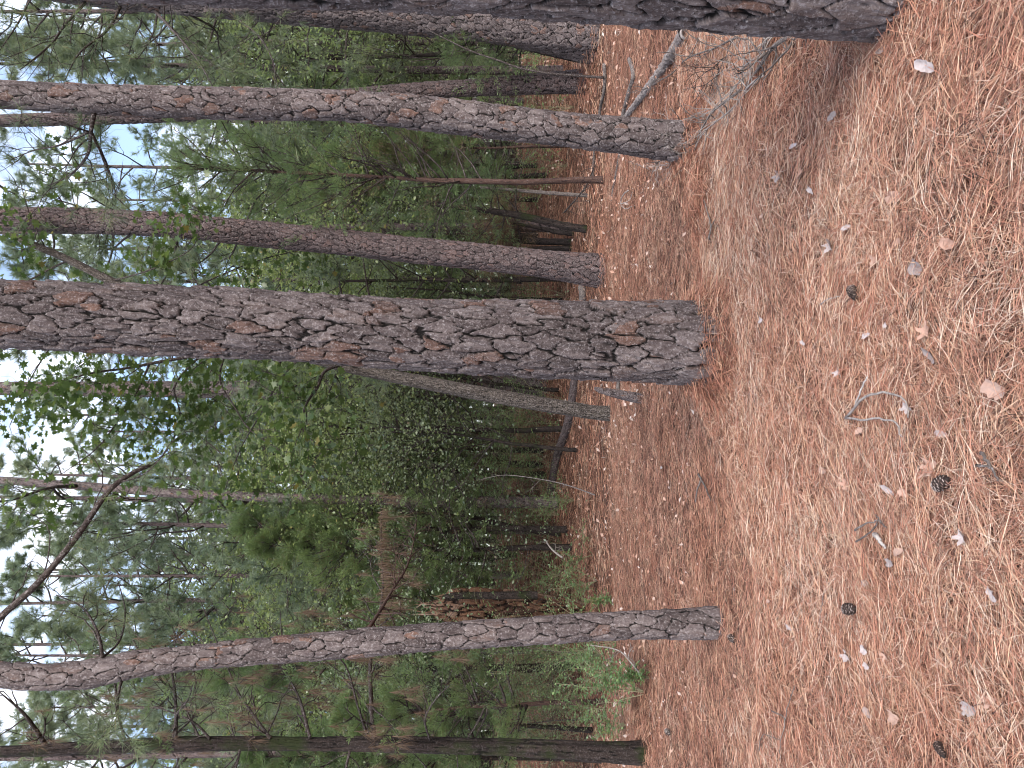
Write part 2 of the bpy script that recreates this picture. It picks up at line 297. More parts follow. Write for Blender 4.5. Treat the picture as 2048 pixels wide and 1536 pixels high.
def trunk(name, P, R, mat, parent=None, plate=(.07, .11), amp=.016, res=.007, flare=.25, flare_h=.25, seed=1, warp=.30, edge=.13, loc=(0, 0, 0), smooth=True, facet=None, fluted=0, redness=1.0, fine=None, fibc=1.0):
    P = np.asarray(P, float); R = np.asarray(R, float)
    Ln = np.linalg.norm(np.diff(P, axis=0), axis=1).sum(); nv = max(int(Ln/res), 12); Rm = float(R[:max(1, len(R)//2)].mean())
    nu = int(np.clip(2*PI*Rm/res, 10, 420))
    tq = np.linspace(0, len(P)-1, nv)
    if fine and fine < Ln*.9: tf = (len(P)-1)*fine/Ln; tq = np.concatenate([np.linspace(0, tf, int(fine/res)), np.linspace(tf, len(P)-1, int((Ln-fine)/res/5)+4)[1:]]); nv = len(tq)
    C = spline(P, tq); Rr = np.interp(tq, np.arange(len(R)), R); s = np.concatenate([[0], np.cumsum(np.linalg.norm(np.diff(C, axis=0), axis=1))])
    th = np.arange(nu)/nu*2*PI; TH, SS = np.meshgrid(th, s)
    nc = max(3, round(2*PI*Rm/plate[0])); u = TH/(2*PI)*nc; v = SS/plate[1]
    ca, sa = np.cos(TH)*nc/6, np.sin(TH)*nc/6
    w1 = vn(ca*2.1+v*.9, sa*2.1+v*.7+seed, seed)+.5*vn(ca*5+v*1.9, sa*5-v*2.3, seed+5); w2 = vn(ca*2.3-v*.8+7, sa*2.3+v, seed+9)+.5*vn(ca*5.5-v*2, sa*5+v*2.1, seed+6)
    F1, F2, cid, du, dv = voro(u+warp*w1, v+warp*w2, nc, seed)
    e = F2-F1+.05*vn(ca*14+v*7, sa*14-v*8, seed+31); ev = edge*(.55+1.5*np.abs(du)/(np.abs(du)+np.abs(dv)+.05)); e = e+.04; pl = ss(0.02, ev, e); crack = 1-ss(0.02, ev*.8, e)
    # second finer layer of flakes inside each plate
    nc2 = nc*2+1; G1, G2, cid2, _, _ = voro(TH/(2*PI)*nc2+.5*w2, SS/plate[1]*1.7+.5*w1, nc2, seed+40); fine = ss(0, .10, G2-G1); fib = vn(TH*Rm/.006, SS/.035, seed+60)*.6+vn(TH*Rm/.013+3, SS/.06, seed+61)*.8; lay = np.round(2.5*(.5+.5*vn(ca*3+v*1.3, sa*3-v*1.1, seed+70)))/2.5
    hgt = pl*amp*(.6+.45*cid)+amp*.30*fine*(cid2-.4)*pl-amp*.55*pl*dv+amp*.35*lay*pl+amp*.10*fib+amp*.10*vn(ca*9+v*6, sa*9-v*3, seed+3)
    crack = np.maximum(crack, .6*fibc*(1-ss(0, .06, G2-G1))*(cid2 > .35)); crack = np.maximum(crack, .5*fibc*ss(.35, .9, -fib)*(_h(np.floor(cid*9999), np.floor(cid*777), 8) > .45))
    big = 1+.05*vn(ca*.5+3, sa*.5+SS*.8, seed+12)+.03*vn(ca, sa+SS*2, seed+13)
    fl = flare*np.exp(-SS/flare_h)*(1+.35*np.cos(TH*4+seed)+.25*np.cos(TH*7+seed*2.3))
    if fluted: big = big+fluted*(np.cos(TH*5+SS*.6+seed)+.6*np.cos(TH*8-SS*.4))
    rad = Rr[:, None]*(big+fl)+hgt-amp*.5
    t = norm(np.gradient(C, axis=0)); ref = np.array([0, 1., 0]); uu = norm(np.cross(t, ref)); vv = np.cross(t, uu)
    V = C[:, None]+rad[..., None]*(uu[:, None]*np.cos(TH)[..., None]+vv[:, None]*np.sin(TH)[..., None])
    tone = np.clip(cid*.62+.2*(cid2-.5)+.1+.12*w1, 0, .82); red = ((cid > 1-.06*redness) | ((cid > .45) & (cid < .45+.12*redness) & (cid2 > .72))); tone = np.where(red, .84+.16*cid2, tone+.10*fib*(tone < .82))
    i = np.arange(nv-1)[:, None]*nu; j = np.arange(nu)[None]; k = (j+1) % nu
    Q = np.stack([i+j, i+k, i+nu+k, i+nu+j], -1).reshape(-1, 4)
    mb = MB(); mb.add(V.reshape(-1, 3), None, Q, tone.ravel(), crack.ravel())
    top = V[-1]; mb.add(np.concatenate([top, C[-1:]]), np.stack([np.arange(nu), (np.arange(nu)+1) % nu, np.full(nu, nu)], -1), None, .2, .3)
    return mb.build(name, mat, parent, smooth=smooth, loc=loc)
def img_path(rows, y, top, base_drop=.12, lean=0.0):
    # rows: (px, edge, edge) from the ground up -> centreline and radius in the world; 'top' is the tree's height
    P = []; R = []
    for i, (px, a, b) in enumerate(rows):
        p = pt(px, (a+b)/2, y); P.append(p); R.append(abs(b-a)/2/F_PX*y)
    b0 = P[0].copy(); b0[2] -= base_drop; P.insert(0, b0); R.insert(0, R[0])
    d = P[-1]-P[-2]; d = d/np.linalg.norm(d); d = norm(d*np.array([.6, 1, 1])); r = R[-1]
    while P[-1][2] < top-1.2:
        h = 1.3; P.append(P[-1]+d*h); r = R[-1]*(1-.45*h/max(top-P[-1][2]+h, 1.)); R.append(max(r, .02))
    # resample evenly
    P = np.array(P); R = np.array(R); P[:, 1] += lean*(P[:, 2]-P[0, 2]); s = np.concatenate([[0], np.cumsum(np.linalg.norm(np.diff(P, axis=0), axis=1))]); n = max(8, int(s[-1]/.35)); q = np.linspace(0, s[-1], n)
    return np.stack([np.interp(q, s, P[:, i]) for i in range(3)], -1), np.interp(q, s, R)

# ------------------------------------------------------------------ foliage builders
def tufts(mb, pos, d, n=22, ln=.17, wd=.0035, spread=.75, rg=rng):
    m = len(pos); P = np.repeat(pos, n, 0); D = np.repeat(norm(d), n, 0)
    dr = norm(D+rg.normal(0, spread, (m*n, 3))); P = P-D*rg.random((m*n, 1))*ln*.7
    l = ln*(.7+.5*rg.random((m*n, 1))); sd_ = norm(np.cross(dr, rg.normal(size=(m*n, 3))))*wd/2
    droop = np.array([0, 0, -1.])*l*.12
    V = np.stack([P-sd_, P+sd_, P+dr*l+droop], 1).reshape(-1, 3); i = np.arange(m*n)*3
    tn = np.repeat(np.clip(rg.beta(2, 2, m)*.9, 0, 1), n)+rg.normal(0, .08, m*n); tn = np.clip(tn, 0, .93); tn[rg.random(m*n) < .025] = 1
    mb.add(V, np.stack([i, i+1, i+2], -1), None, np.repeat(tn, 3))
def pine_limb(wood, tl, p, d, L_, r, rg, sub=8, tone=.4, up=.05, wig=.13, lens=.45, tuft_at=.35):
    P = wander(p, d, L_, 8, wig, up, rg); R = np.linspace(r, r*.25, 9); tube(wood, P, R, 6, tone)
    for q in range(sub):
        f = tuft_at+(1-tuft_at)*rg.random(); i = min(int(f*8), 7); b = P[i]+(P[i+1]-P[i])*(f*8-i); ax = norm(P[i+1]-P[i])
        dd = norm(ax*.7+norm(rg.normal(size=3))*np.array([1, 1, .6])*.9); l2 = L_*lens*(1.1-f*.6)*(.5+.7*rg.random())
        B_ = wander(b, dd, l2, 5, .2, .07, rg); tube(wood, B_, np.linspace(r*.35, r*.13, 6), 4, tone)
        tl.append((B_[-1], B_[-1]-B_[-2]))
        for z in range(3):
            j = rg.integers(2, 6); e = norm(norm(B_[-1]-B_[0])*.6+rg.normal(0, .5, 3)); c = wander(B_[j], e, l2*.4, 3, .2, .1, rg); tube(wood, c, np.linspace(r*.16, r*.09, 4), 3, tone); tl.append((c[-1], c[-1]-c[-2]))
    tl.append((P[-1], P[-1]-P[-2]))
def proto_pine(seed, H, c0, spread, r, nd=18, wd=.011, ln=.2, mat=None, bark=None, whorls=26, label='', cat='pine tree', group=None, sub=7, name='pine_tree', tplate=(.07, .1)):
    rg = np.random.default_rng(seed); root = empty(name, label=label, cat=cat, group=group)
    P = np.array([[rg.normal(0, .05)*z, rg.normal(0, .05)*z*0, z] for z in np.linspace(-.3, H, 12)]); P[:, 0] = .12*np.sin(np.linspace(0, 3, 12)+seed)*np.linspace(0, 2, 12)
    R = np.linspace(r, r*.18, 12)**1.0
    trunk('trunk', P, R, bark or M_PINE, root, plate=tplate, amp=.012, res=.035, seed=seed)
    wood = MB(); tl = []
    for k in range(whorls):
        f = (k+rg.random())/whorls; z = c0+(H-c0)*f; c = np.array([np.interp(z, P[:, 2], P[:, 0]), 0, z]); a = rg.random()*2*PI
        L_ = spread*(1-f**1.6*.8)*(.55+.6*rg.random())
        pine_limb(wood, tl, c, (math.cos(a), math.sin(a), .1+.6*f), L_, r*.24*(1-.5*f)+.008, rg, sub=sub)
    wood.build('branches', M_TWIG, root)
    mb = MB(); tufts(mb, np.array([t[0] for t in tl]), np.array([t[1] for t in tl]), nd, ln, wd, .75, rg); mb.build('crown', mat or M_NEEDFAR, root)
    return root
LEAF4 = (np.array([[0, 0, 0], [.32, .45, .10], [0, 1, -.05], [-.32, .45, .10], [0, .45, 0]]), [[0, 1, 4], [1, 2, 4], [2, 3, 4], [3, 0, 4]])
LEAF2 = (np.array([[0, 0, 0], [.34, .5, .08], [0, 1, 0], [-.34, .5, .08]]), [[0, 1, 2], [0, 2, 3]])
def lobed():
    a = np.linspace(-PI*.5, PI*1.5, 15)[:-1]; rr = np.array([.12, .5, .30, .62, .34, .62, .38, .75, .38, .62, .34, .62, .30, .5])
    V = [[0, .45, 0]]; 
    for t, r_ in zip(a, rr): V.append([math.cos(t)*r_, .45+math.sin(t)*r_, .10*abs(math.cos(t))*r_])
    return np.array(V), [[0, i+1, (i+1) % 14+1] for i in range(14)]
GUM = lobed()
def leaf_cloud(mb, pos, tmpl, size, rg=rng, droop=.35, tone=None):
    n = len(pos); d = rg.normal(size=(n, 3)); d[:, 2] = d[:, 2]*.5-droop; d = norm(d)
    up = norm(rg.normal(0, .55, (n, 3))+np.array([0, 0, 1.])); x = norm(np.cross(d, up)); z = np.cross(x, d)
    tn = np.clip(rg.beta(2, 2.4, n), 0, .95) if tone is None else tone; tn = np.where(rg.random(n) < .015, 1., tn)
    scatter_tmpl(mb, pos, x, d, z, size*(.6+.7*rg.random(n)), tmpl[0], tmpl[1], tn)
def grow(wood, p, d, L_, r, lev, rg, tips, tone=.4, wig=.16, up=.04, kids=4, ang=.75, sides=6):
    P = wander(p, d, L_, 6, wig, up, rg); tube(wood, P, np.linspace(r, r*.45, 7), sides if lev > 0 else 3, tone)
    if lev == 0:
        tips.append(P[3]); tips.append(P[5]); tips.append(P[6]); return
    for k in range(kids):
        f = .3+.7*(k+rg.random())/kids; i = min(int(f*6), 5); b = P[i]+(P[i+1]-P[i])*(f*6-i); ax = norm(P[i+1]-P[i])
        grow(wood, b, norm(ax+norm(rg.normal(size=3))*ang), L_*(.45+.3*rg.random()), r*.5, lev-1, rg, tips, tone, wig, up, kids, ang, 4)
def proto_broad(seed, H, r, leaf=.09, nl=9, spread=.42, mat=None, bark=None, label='', cat='tree', group=None, low=.12, name='broadleaf_tree', nb=16, kids=4, clump=.22, tmpl=LEAF2):
    rg = np.random.default_rng(seed); root = empty(name, label=label, cat=cat, group=group)
    P = wander((0, 0, -.2), (rg.normal(0, .06), rg.normal(0, .06), 1), H*.9, 11, .05, .06, rg); R = np.linspace(r, r*.2, 12)
    trunk('trunk', P, R, bark or M_OAK, root, plate=(.04, .12), amp=.008, res=.035, seed=seed); wood = MB(); tips = []
    for k in range(nb):
        f = low+(1-low)*(k+rg.random())/nb; i = min(int(f*11), 10); b = P[i]; a = rg.random()*2*PI
        L_ = H*spread*(.6+.5*rg.random())*(1-.55*max(0, f-.45)/.55)
        grow(wood, b, (math.cos(a), math.sin(a), .25+.5*f), L_, r*.32*(1-.4*f), 2, rg, tips, kids=kids)
    wood.build('branches', M_TWIG, root); tips = np.array(tips)
    pos = np.repeat(tips, nl, 0)+rg.normal(0, clump, (len(tips)*nl, 3)); mb = MB(); leaf_cloud(mb, pos, tmpl, leaf, rg); mb.build('crown', mat or M_OAKL, root)
    return root
def sprays(mb, P0, D, n, ln, rg, wd=.35, flat=.5, tone_off=0.0):
    # cedar foliage: little overlapping scale-leaf shoots along fans
    m = len(P0); P = np.repeat(P0, n, 0); d0 = np.repeat(norm(D), n, 0); t = rg.random((m*n, 1)); side = norm(rg.normal(size=(m*n, 3)))*np.array([1, 1, flat])
    pos = P+d0*t*ln*4+side*ln*(1.0+1.3*rg.random((m*n, 1)))*(1-.5*t); d = norm(d0+side*.9+rg.normal(0, .25, (m*n, 3)))
    x = norm(np.cross(d, rg.normal(size=(m*n, 3)))); l = ln*(.6+.8*rg.random((m*n, 1)))
    V = np.stack([pos-x*l*wd*.5, pos+d*l*.5+x*l*wd*.35, pos+d*l, pos-x*l*.05], 1).reshape(-1, 3); i = np.arange(m*n)*4
    tn = np.clip(np.repeat(rg.beta(2, 2, m), n)*.8+.1*rg.normal(size=m*n)+.08+tone_off, 0, .9); tn[rg.random(m*n) < .02] = 1
    mb.add(V, np.concatenate([np.stack([i, i+1, i+2], -1), np.stack([i, i+2, i+3], -1)]), None, np.repeat(tn, 4))
def proto_cedar(seed, H, r, spread, z0=.6, nb=60, ns=46, ln=.05, label='', cat='cedar tree', group=None, bark=None, dead=.3, path=None, name='cedar_tree', mat=None, loc=(0, 0, 0), az=None):
    rg = np.random.default_rng(seed); root = empty(name, loc, label=label, cat=cat, group=group)
    P = wander((0, 0, -.15), (rg.normal(0, .02), rg.normal(0, .02), 1), H, 11, .025, .05, rg) if path is None else path[0]; R = np.linspace(r, r*.15, 12) if path is None else path[1]
    trunk('trunk', P, R, bark or M_REDCED, root, plate=(.03, .3), amp=.006, res=.025, seed=seed, fluted=.05); wood = MB(); A = []; B_ = []; dt = MB(); DA = []; DB = []
    for k in range(nb):
        f = (k+rg.random())/nb; z = z0+(H-z0)*f; c = np.array([np.interp(z, P[:, 2], P[:, i]) for i in range(3)]); a = rg.random()*2*PI if az is None else az[k % len(az)]+rg.normal(0, .5)
        L_ = spread*(1.05-f)**.7*(.6+.5*rg.random()); Q = wander(c, (math.cos(a), math.sin(a), .15+.6*f), L_, 7, .12, .05, rg); tube(wood, Q, np.linspace(.018+.012*(1-f), .005, 8), 5, .4)
        for j in range(9):
            i = rg.integers(1, 7); e = norm(norm(Q[i+1]-Q[i])+rg.normal(0, .55, 3)); q = wander(Q[i], e, L_*.33*(.4+.7*rg.random()), 4, .15, .06, rg); tube(wood, q, np.linspace(.006, .003, 5), 3, .4)
            isdead = i < 4 and rg.random() < dead+.3*(1-f)
            for jj in (2, 3, 4):
                (DA if isdead else A).append(q[jj]); (DB if isdead else B_).append(q[jj]-q[jj-1])
    wood.build('branches', M_TWIG, root); mb = MB(); sprays(mb, np.array(A), np.array(B_), ns, ln, rg); mb.build('crown', mat or M_CEDL, root)
    if DA:
        sprays(dt, np.array(DA), np.array(DB), 10, ln*1.5, rg, wd=.08, flat=1); dt.build('dead_twigs', M_DEADN, root)
    return root
def kids(o): return [c for c in bpy.data.objects if c.parent == o]
_K = {}
def copy_tree(o, loc, rz, sc, label=None, group=None):
    if o.name not in _K: _K[o.name] = [(c, kids(c)) for c in kids(o)]
    c = o.copy(); COL.objects.link(c); c.location = loc; c.rotation_euler = (0, 0, rz); c.scale = (sc,)*3 if np.isscalar(sc) else sc
    if label: c['label'] = label
    if group: c['group'] = group
    for ch, gs in _K[o.name]:
        d = ch.copy(); COL.objects.link(d); d.parent = c
        for g in gs: e = g.copy(); COL.objects.link(e); e.parent = d
    return c
def child(mb, name, mat, root, smooth=False):         # world-space mesh parented to an empty that stands at its own location
    o = mb.build(name, mat, root, smooth=smooth, loc=root.location); return o

# ------------------------------------------------------------------ the trees nearest the camera
def hero(label, rows, y, top, mat, plate, amp, res, seed, fine=6.5, crown=None, flare=.22, flare_h=.22, name='pine_tree', cat='pine tree', lean=0., **kw):
    y = float(gp(rows[0][0], (rows[0][1]+rows[0][2])/2)[1]) if y < 13 and 'nearest' not in label else y
    P, R = img_path(rows, y, top, lean=lean); base = P[0].copy(); base[2] = float(T(base[0], base[1]))
    root = empty(name, base, label, cat); trunk('trunk', P, R, mat, root, plate, amp, res, flare, flare_h, seed, loc=base, fine=fine, **kw)
    if crown:
        rg = np.random.default_rng(seed+100); wood = MB(); tl = []; z0, nb, sp = crown
        for k in range(nb):
            f = (k+rg.random())/nb; z = z0+(top-z0)*f; i = min(np.searchsorted(P[:, 2], z), len(P)-1); a = rg.random()*2*PI
            pine_limb(wood, tl, P[i], (math.cos(a), math.sin(a), .2+.5*f), sp*(1-.5*f)*(.6+.5*rg.random()), .05*(1-.5*f), rg, sub=6)
        child(wood, 'branches', M_TWIG, root); mb = MB(); tufts(mb, np.array([t[0] for t in tl]), np.array([t[1] for t in tl]), 16, .2, .012, .7, rg); child(mb, 'crown', M_NEED, root)
    return root, P, R
DY = [0.]
def px_limb(pts, y, rg=rng):               # polyline given in photo pixels with a depth for each point
    ys = np.broadcast_to(y, (len(pts),)) if np.ndim(y) == 0 else np.asarray(y, float); ys = ys+DY[0]; return spline(np.array([pt(a, b, q) for (a, b), q in zip(pts, ys)]), max(10, len(pts)*4))
def twigged(wood, tl, Q, r0, r1, nt, lt, rg, sides=7, tone=.4, up=.04, lev2=3, f0=.2):
    n = len(Q); tube(wood, Q, np.linspace(r0, r1, n), sides, tone)
    for k in range(nt):
        f = f0+(1-f0)*(k+rg.random())/nt; i = min(int(f*(n-1)), n-2); e = norm(norm(Q[i+1]-Q[i])*.6+rg.normal(0, .6, 3)); r = (r0+(r1-r0)*f)*.45+.0015
        q = wander(Q[i], e, lt*(.5+.8*rg.random()), 6, .2, up, rg); tube(wood, q, np.linspace(r, r*.4, 7), 4, tone); tl.append((q[-1], q[-1]-q[-2]))
        for z in range(lev2):
            j = rg.integers(2, 6); c = wander(q[j], norm(q[j]-q[j-1])+rg.normal(0, .7, 3), lt*.4*(.4+rg.random()), 4, .25, up, rg); tube(wood, c, np.linspace(r*.5, r*.25, 5), 3, tone); tl.append((c[-1], c[-1]-c[-2]))
def tl_tufts(tl, root, n=34, ln=.15, wd=.0028, mat=None, keep=1., rg=rng, name='needles', spread=.7):
    k = [t for t in tl if rg.random() < keep]; mb = MB(); tufts(mb, np.array([t[0] for t in k]), np.array([t[1] for t in k]), n, ln, wd, spread, rg); child(mb, name, mat or M_NEED, root)

# middle foreground pine
tA, PA, RA = hero('massive pine trunk with thick grey plated bark filling the middle of the foreground', [(1425, 606, 764), (1300, 610, 757), (1200, 608, 754), (1050, 606, 748), (900, 603, 740), (750, 597, 730), (600, 588, 718), (450, 579, 710), (300, 572, 704), (150, 566, 699), (0, 563, 692)], 5.8, 14, M_PINE, (.10, .21), .026, .006, 11, crown=(9, 12, 2.4), flare=.16, flare_h=.20, edge=.17)
tB, PB, RB = hero('medium pine with rounded pinkish bark plates and twigs heaped at its foot', [(1390, 246, 328), (1283, 240, 309), (1200, 234, 299), (1113, 227, 287), (942, 205, 270), (800, 190, 254), (700, 183, 241), (520, 178, 238), (342, 174, 232), (170, 170, 226), (0, 164, 215)], 6.45, 13, M_PINE, (.08, .11), .011, .0055, 23, warp=.2, fibc=.3, crown=(8.5, 10, 2.0), flare=.10, flare_h=.15, edge=.15)
tC, PC, RC = hero('dark slightly leaning pine with fine scaly bark next to the middle trunk', [(1206, 510, 576), (1150, 506, 564), (1113, 505, 557), (942, 487, 538), (800, 472, 523), (700, 461, 510), (520, 443, 492), (342, 427, 475), (170, 418, 466), (0, 414, 458)], 12.7, 18, M_PINED, (.085, .11), .016, .009, 31, fibc=0, warp=.22, fine=11, crown=(11.5, 14, 3), flare=.08, flare_h=.35, edge=.2)
tD, PD, RD = hero('slender crooked pine with large square bark plates on the left of the middle trunk', [(1449, 1210, 1279), (1400, 1217, 1277), (1285, 1224, 1276), (1113, 1232, 1284), (942, 1243, 1294), (770, 1257, 1308), (600, 1272, 1322), (470, 1283, 1331), (342, 1298, 1342), (240, 1308, 1358), (192, 1317, 1370), (147, 1333, 1381), (90, 1333, 1378), (0, 1326, 1373)], 5.42, 11, M_PINE, (.085, .135), .012, .005, 43, warp=.17, fibc=.3, crown=(7.3, 8, 1.8), flare=.06, flare_h=.1, edge=.155)
tI, PI_, RI = hero('broad pine with small flaky bark plates rising behind the near right hand trunk', [(1192, 0, 122), (1100, 3, 104), (942, -20, 76), (770, -36, 57), (600, -48, 44), (420, -55, 32), (300, -66, 20), (150, -80, 5), (0, -96, -12)], 13.4, 20, M_PINE, (.10, .12), .018, .011, 53, edge=.18, fibc=.2, warp=.22, fine=11, crown=(12, 14, 3), flare=.05, flare_h=.3)
tJ, PJ, RJ = hero('pine leaning to the left that crosses behind the pinkish plated trunk', [(1187, 136, 188), (1150, 142, 187), (1113, 146, 186), (942, 160, 191), (771, 172, 201), (620, 186, 215), (480, 200, 229), (342, 215, 243), (200, 222, 248), (50, 228, 252), (0, 230, 253)], 14.4, 19, M_PINED, (.08, .11), .016, .011, 61, edge=.2, fibc=0, warp=.22, fine=11, crown=(11, 14, 2.8), flare=.12, flare_h=.4)
tG, PG, RG_ = hero('stout pine standing behind the leaning oak with its foot on the rise', [(1083, 738, 800), (1000, 744, 798), (850, 748, 798), (700, 757, 798), (513, 762, 797), (300, 763, 794), (0, 764, 790)], 22.3, 24, M_PINE, (.10, .14), .018, .02, 67, fine=16, crown=(16, 14, 3), flare=.08, flare_h=.5)
tH, PH, RH = hero('thin straight pine showing through the lobed leaves left of the oak', [(1105, 994, 1016), (850, 994, 1015), (700, 991, 1009), (547, 987, 1004), (342, 977, 994), (170, 965, 980), (0, 953, 968)], 19, 20, M_PINE, (.06, .09), .010, .016, 71, fine=14, crown=(12, 16, 2.8), flare=.1, flare_h=.3)
# very near trunk cut by the right hand edge of the view
edgeK = [(1795, 80), (1750, 76), (1650, 74), (1500, 70), (1400, 58), (1200, 45), (1000, 33), (770, 19), (600, 8), (430, 0), (200, -14), (0, -28)]
wid = 250
tK, PK, RK = hero('nearest pine trunk with very coarse bark cut off by the right edge', [(a, b-13-wid*(1-.00008*(1795-a)), b-13) for a, b in edgeK], float(gp(1795, 60)[1]), 12, M_PINE, (.11, .21), .022, .0045, 83, fine=3.9, crown=(8, 10, 2.2), flare=.02, flare_h=.12, edge=.17, redness=.3)
# oak leaning right behind the middle trunk
rowsF = [(1222, 812, 843), (1200, 813, 840), (1080, 794, 822), (942, 770, 797), (805, 744, 769), (668, 718, 740), (560, 685, 705), (450, 644, 662), (330, 600, 616), (222, 554, 570), (137, 512, 526), (0, 455, 466)]
tF, PF, RF = hero('small oak with finely ridged bark leaning right behind the middle trunk', rowsF, 11.6, 10.2, M_OAK, (.024, .09), .006, .006, 91, fine=9, name='oak_tree', cat='oak tree', flare=.22, flare_h=.08, edge=.25)
rgF = np.random.default_rng(5); wood = MB(); tl = []
DY[0] = PF[3][1]-11.6
limbs = [([(560, 695), (427, 708), (340, 720), (256, 736), (190, 745), (120, 762)], [11.6, 11.2, 11, 10.7, 10.4, 10.2], .035, .010, 11, 1.0),
         ([(450, 708), (440, 760), (470, 815), (500, 860), (560, 900)], [11.3, 11, 10.8, 10.6, 10.4], .018, .006, 8, .8),
         ([(400, 712), (350, 770), (360, 830), (340, 890), (300, 940)], [11.2, 11, 10.8, 10.5, 10.3], .018, .006, 9, .9),
         ([(300, 726), (270, 790), (230, 850), (190, 900), (120, 950)], [10.9, 10.7, 10.4, 10.2, 10], .018, .005, 9, .9),
         ([(690, 728), (650, 742), (635, 775), (612, 810), (605, 860), (650, 900)], [11.6, 11.3, 11, 10.9, 10.8, 10.6], .03, .008, 10, .8),
         ([(600, 715), (560, 760), (520, 830), (480, 900), (450, 980)], [11.6, 11.9, 12.1, 12.3, 12.5], .02, .006, 10, .9),
         ([(222, 562), (300, 540), (380, 500), (400, 455)], [11.6, 11.1, 10.8, 10.5], .015, .004, 6, .5),
         ([(222, 562), (170, 600), (110, 680), (60, 760), (20, 850)], [11.6, 11.4, 11.2, 11, 10.8], .02, .006, 10, .9),
         ([(137, 520), (60, 560), (-60, 640), (-120, 720)], [11.6, 11.6, 11.4, 11.2], .018, .006, 6, .8),
         ([(330, 608), (420, 560), (520, 520), (600, 500)], [11.6, 12, 12.3, 12.6], .016, .005, 8, .7),
         ([(90, 495), (60, 430), (40, 360)], [11.6, 11.4, 11.2], .012, .004, 5, .7)]
for pts, ys, r0, r1, n_, l_ in limbs: twigged(wood, tl, px_limb(pts, ys), r0, r1, n_, l_, rgF, up=-.02)
child(wood, 'branches', M_TWIG, tF); tips = np.array([t[0] for t in tl]); tips = tips[(tips[:, 2] > 3.3)]
pos = np.repeat(tips, 11, 0)+rgF.normal(0, .17, (len(tips)*11, 3)); mb = MB(); leaf_cloud(mb, pos, GUM, .105, rgF, droop=.3); child(mb, 'crown', M_GUML, tF)

# dead limb and needled limbs of the slender crooked pine
rg = np.random.default_rng(12); wood = MB(); tl = []
DY[0] = PD[3][1]-5.42
Q = px_limb([(-110, 1352), (-50, 1290), (0, 1235), (75, 1167), (150, 1078), (215, 985), (262, 948), (300, 930)], [5.4, 5.4, 5.45, 5.5, 5.6, 5.7, 5.8, 5.9]); tube(wood, Q, np.interp(np.linspace(0, 1, len(Q)), [0, .6, .95, 1], [.026, .022, .016, .006]), 10, .8)
for a in (10, 14, 17, 20, 22, 24, 26): 
    tmp = wander(Q[a], norm(Q[a]-Q[a-1])+rg.normal(0, .8, 3), .35+.5*rg.random(), 7, .25, 0, rg); tube(wood, tmp, np.linspace(.006, .002, 8), 5, .5); tl.append((tmp[-1], tmp[-1]-tmp[-2]))
    for z in range(3): c = wander(tmp[rg.integers(2, 7)], rg.normal(size=3), .25, 4, .2, 0, rg); tube(wood, c, np.linspace(.003, .0012, 5), 3, .5); tl.append((c[-1], c[-1]-c[-2]))
lb = child(wood, 'limb', M_TWIG, tD, smooth=True); lb['label'] = 'long dark limb slanting down across the upper left with a broken pointed tip'
tl_tufts(tl, tD, 22, .14, .0028, keep=.55)
wood = MB(); tl = []
twigged(wood, tl, px_limb([(205, 1315), (195, 1265), (165, 1215), (112, 1190)], [5.42, 5.5, 5.7, 5.9]), .014, .004, 7, .38, rg)
twigged(wood, tl, px_limb([(205, 1315), (240, 1280), (250, 1220), (235, 1160)], [5.42, 5.6, 5.9, 6.2]), .010, .003, 5, .35, rg)
twigged(wood, tl, px_limb([(245, 1355), (235, 1400), (240, 1450), (262, 1480)], [5.42, 5.2, 5.0, 4.9]), .012, .003, 5, .3, rg)
child(wood, 'branches', M_TWIG, tD); tl_tufts(tl, tD, 36, .15, .0026, name='crown', spread=.6)
# drooping needled limb of the pinkish plated pine
DY[0] = PB[3][1]-6.45
wood = MB(); tl = []
twigged(wood, tl, px_limb([(188, 226), (182, 262), (175, 310), (140, 350), (95, 372)], [6.45, 6.5, 6.7, 7.0, 7.2]), .02, .004, 10, .5, rg)
twigged(wood, tl, px_limb([(182, 262), (205, 310), (225, 360), (232, 400)], [6.5, 6.8, 7.0, 7.1]), .010, .003, 8, .4, rg)
twigged(wood, tl, px_limb([(182, 262), (120, 290), (70, 300), (20, 320)], [6.5, 6.6, 6.8, 7.0]), .010, .003, 8, .45, rg)
lb = child(wood, 'limb', M_TWIG, tB); tl_tufts(tl, tB, 34, .16, .0028, keep=.62, name='needles')
# limbs of the broad pine behind on the right
DY[0] = 0.
wood = MB(); tl = []
for pts, ys, r0 in [([(310, 22), (345, 60), (395, 120), (425, 172)], [13.4, 12.6, 12, 11.6], .03), ([(478, 40), (520, 75), (545, 120), (550, 152)], [13.4, 12.7, 12.1, 11.8], .022), ([(170, 5), (130, 50), (100, 90), (40, 140)], [13.4, 12.5, 12, 11.5], .03), ([(240, 14), (215, 60), (160, 105), (130, 160)], [13.4, 13, 12.6, 12.3], .03), ([(380, 30), (430, 60), (440, 100), (470, 150)], [13.4, 14, 14.4, 14.8], .022), ([(60, -5), (40, 40), (0, 100)], [13.4, 13, 12.8], .025)]:
    twigged(wood, tl, px_limb(pts, ys), r0, .006, 13, 1.0, rg, lev2=4)
child(wood, 'limb', M_TWIG, tI); tl_tufts(tl, tI, 26, .19, .006, keep=.8)

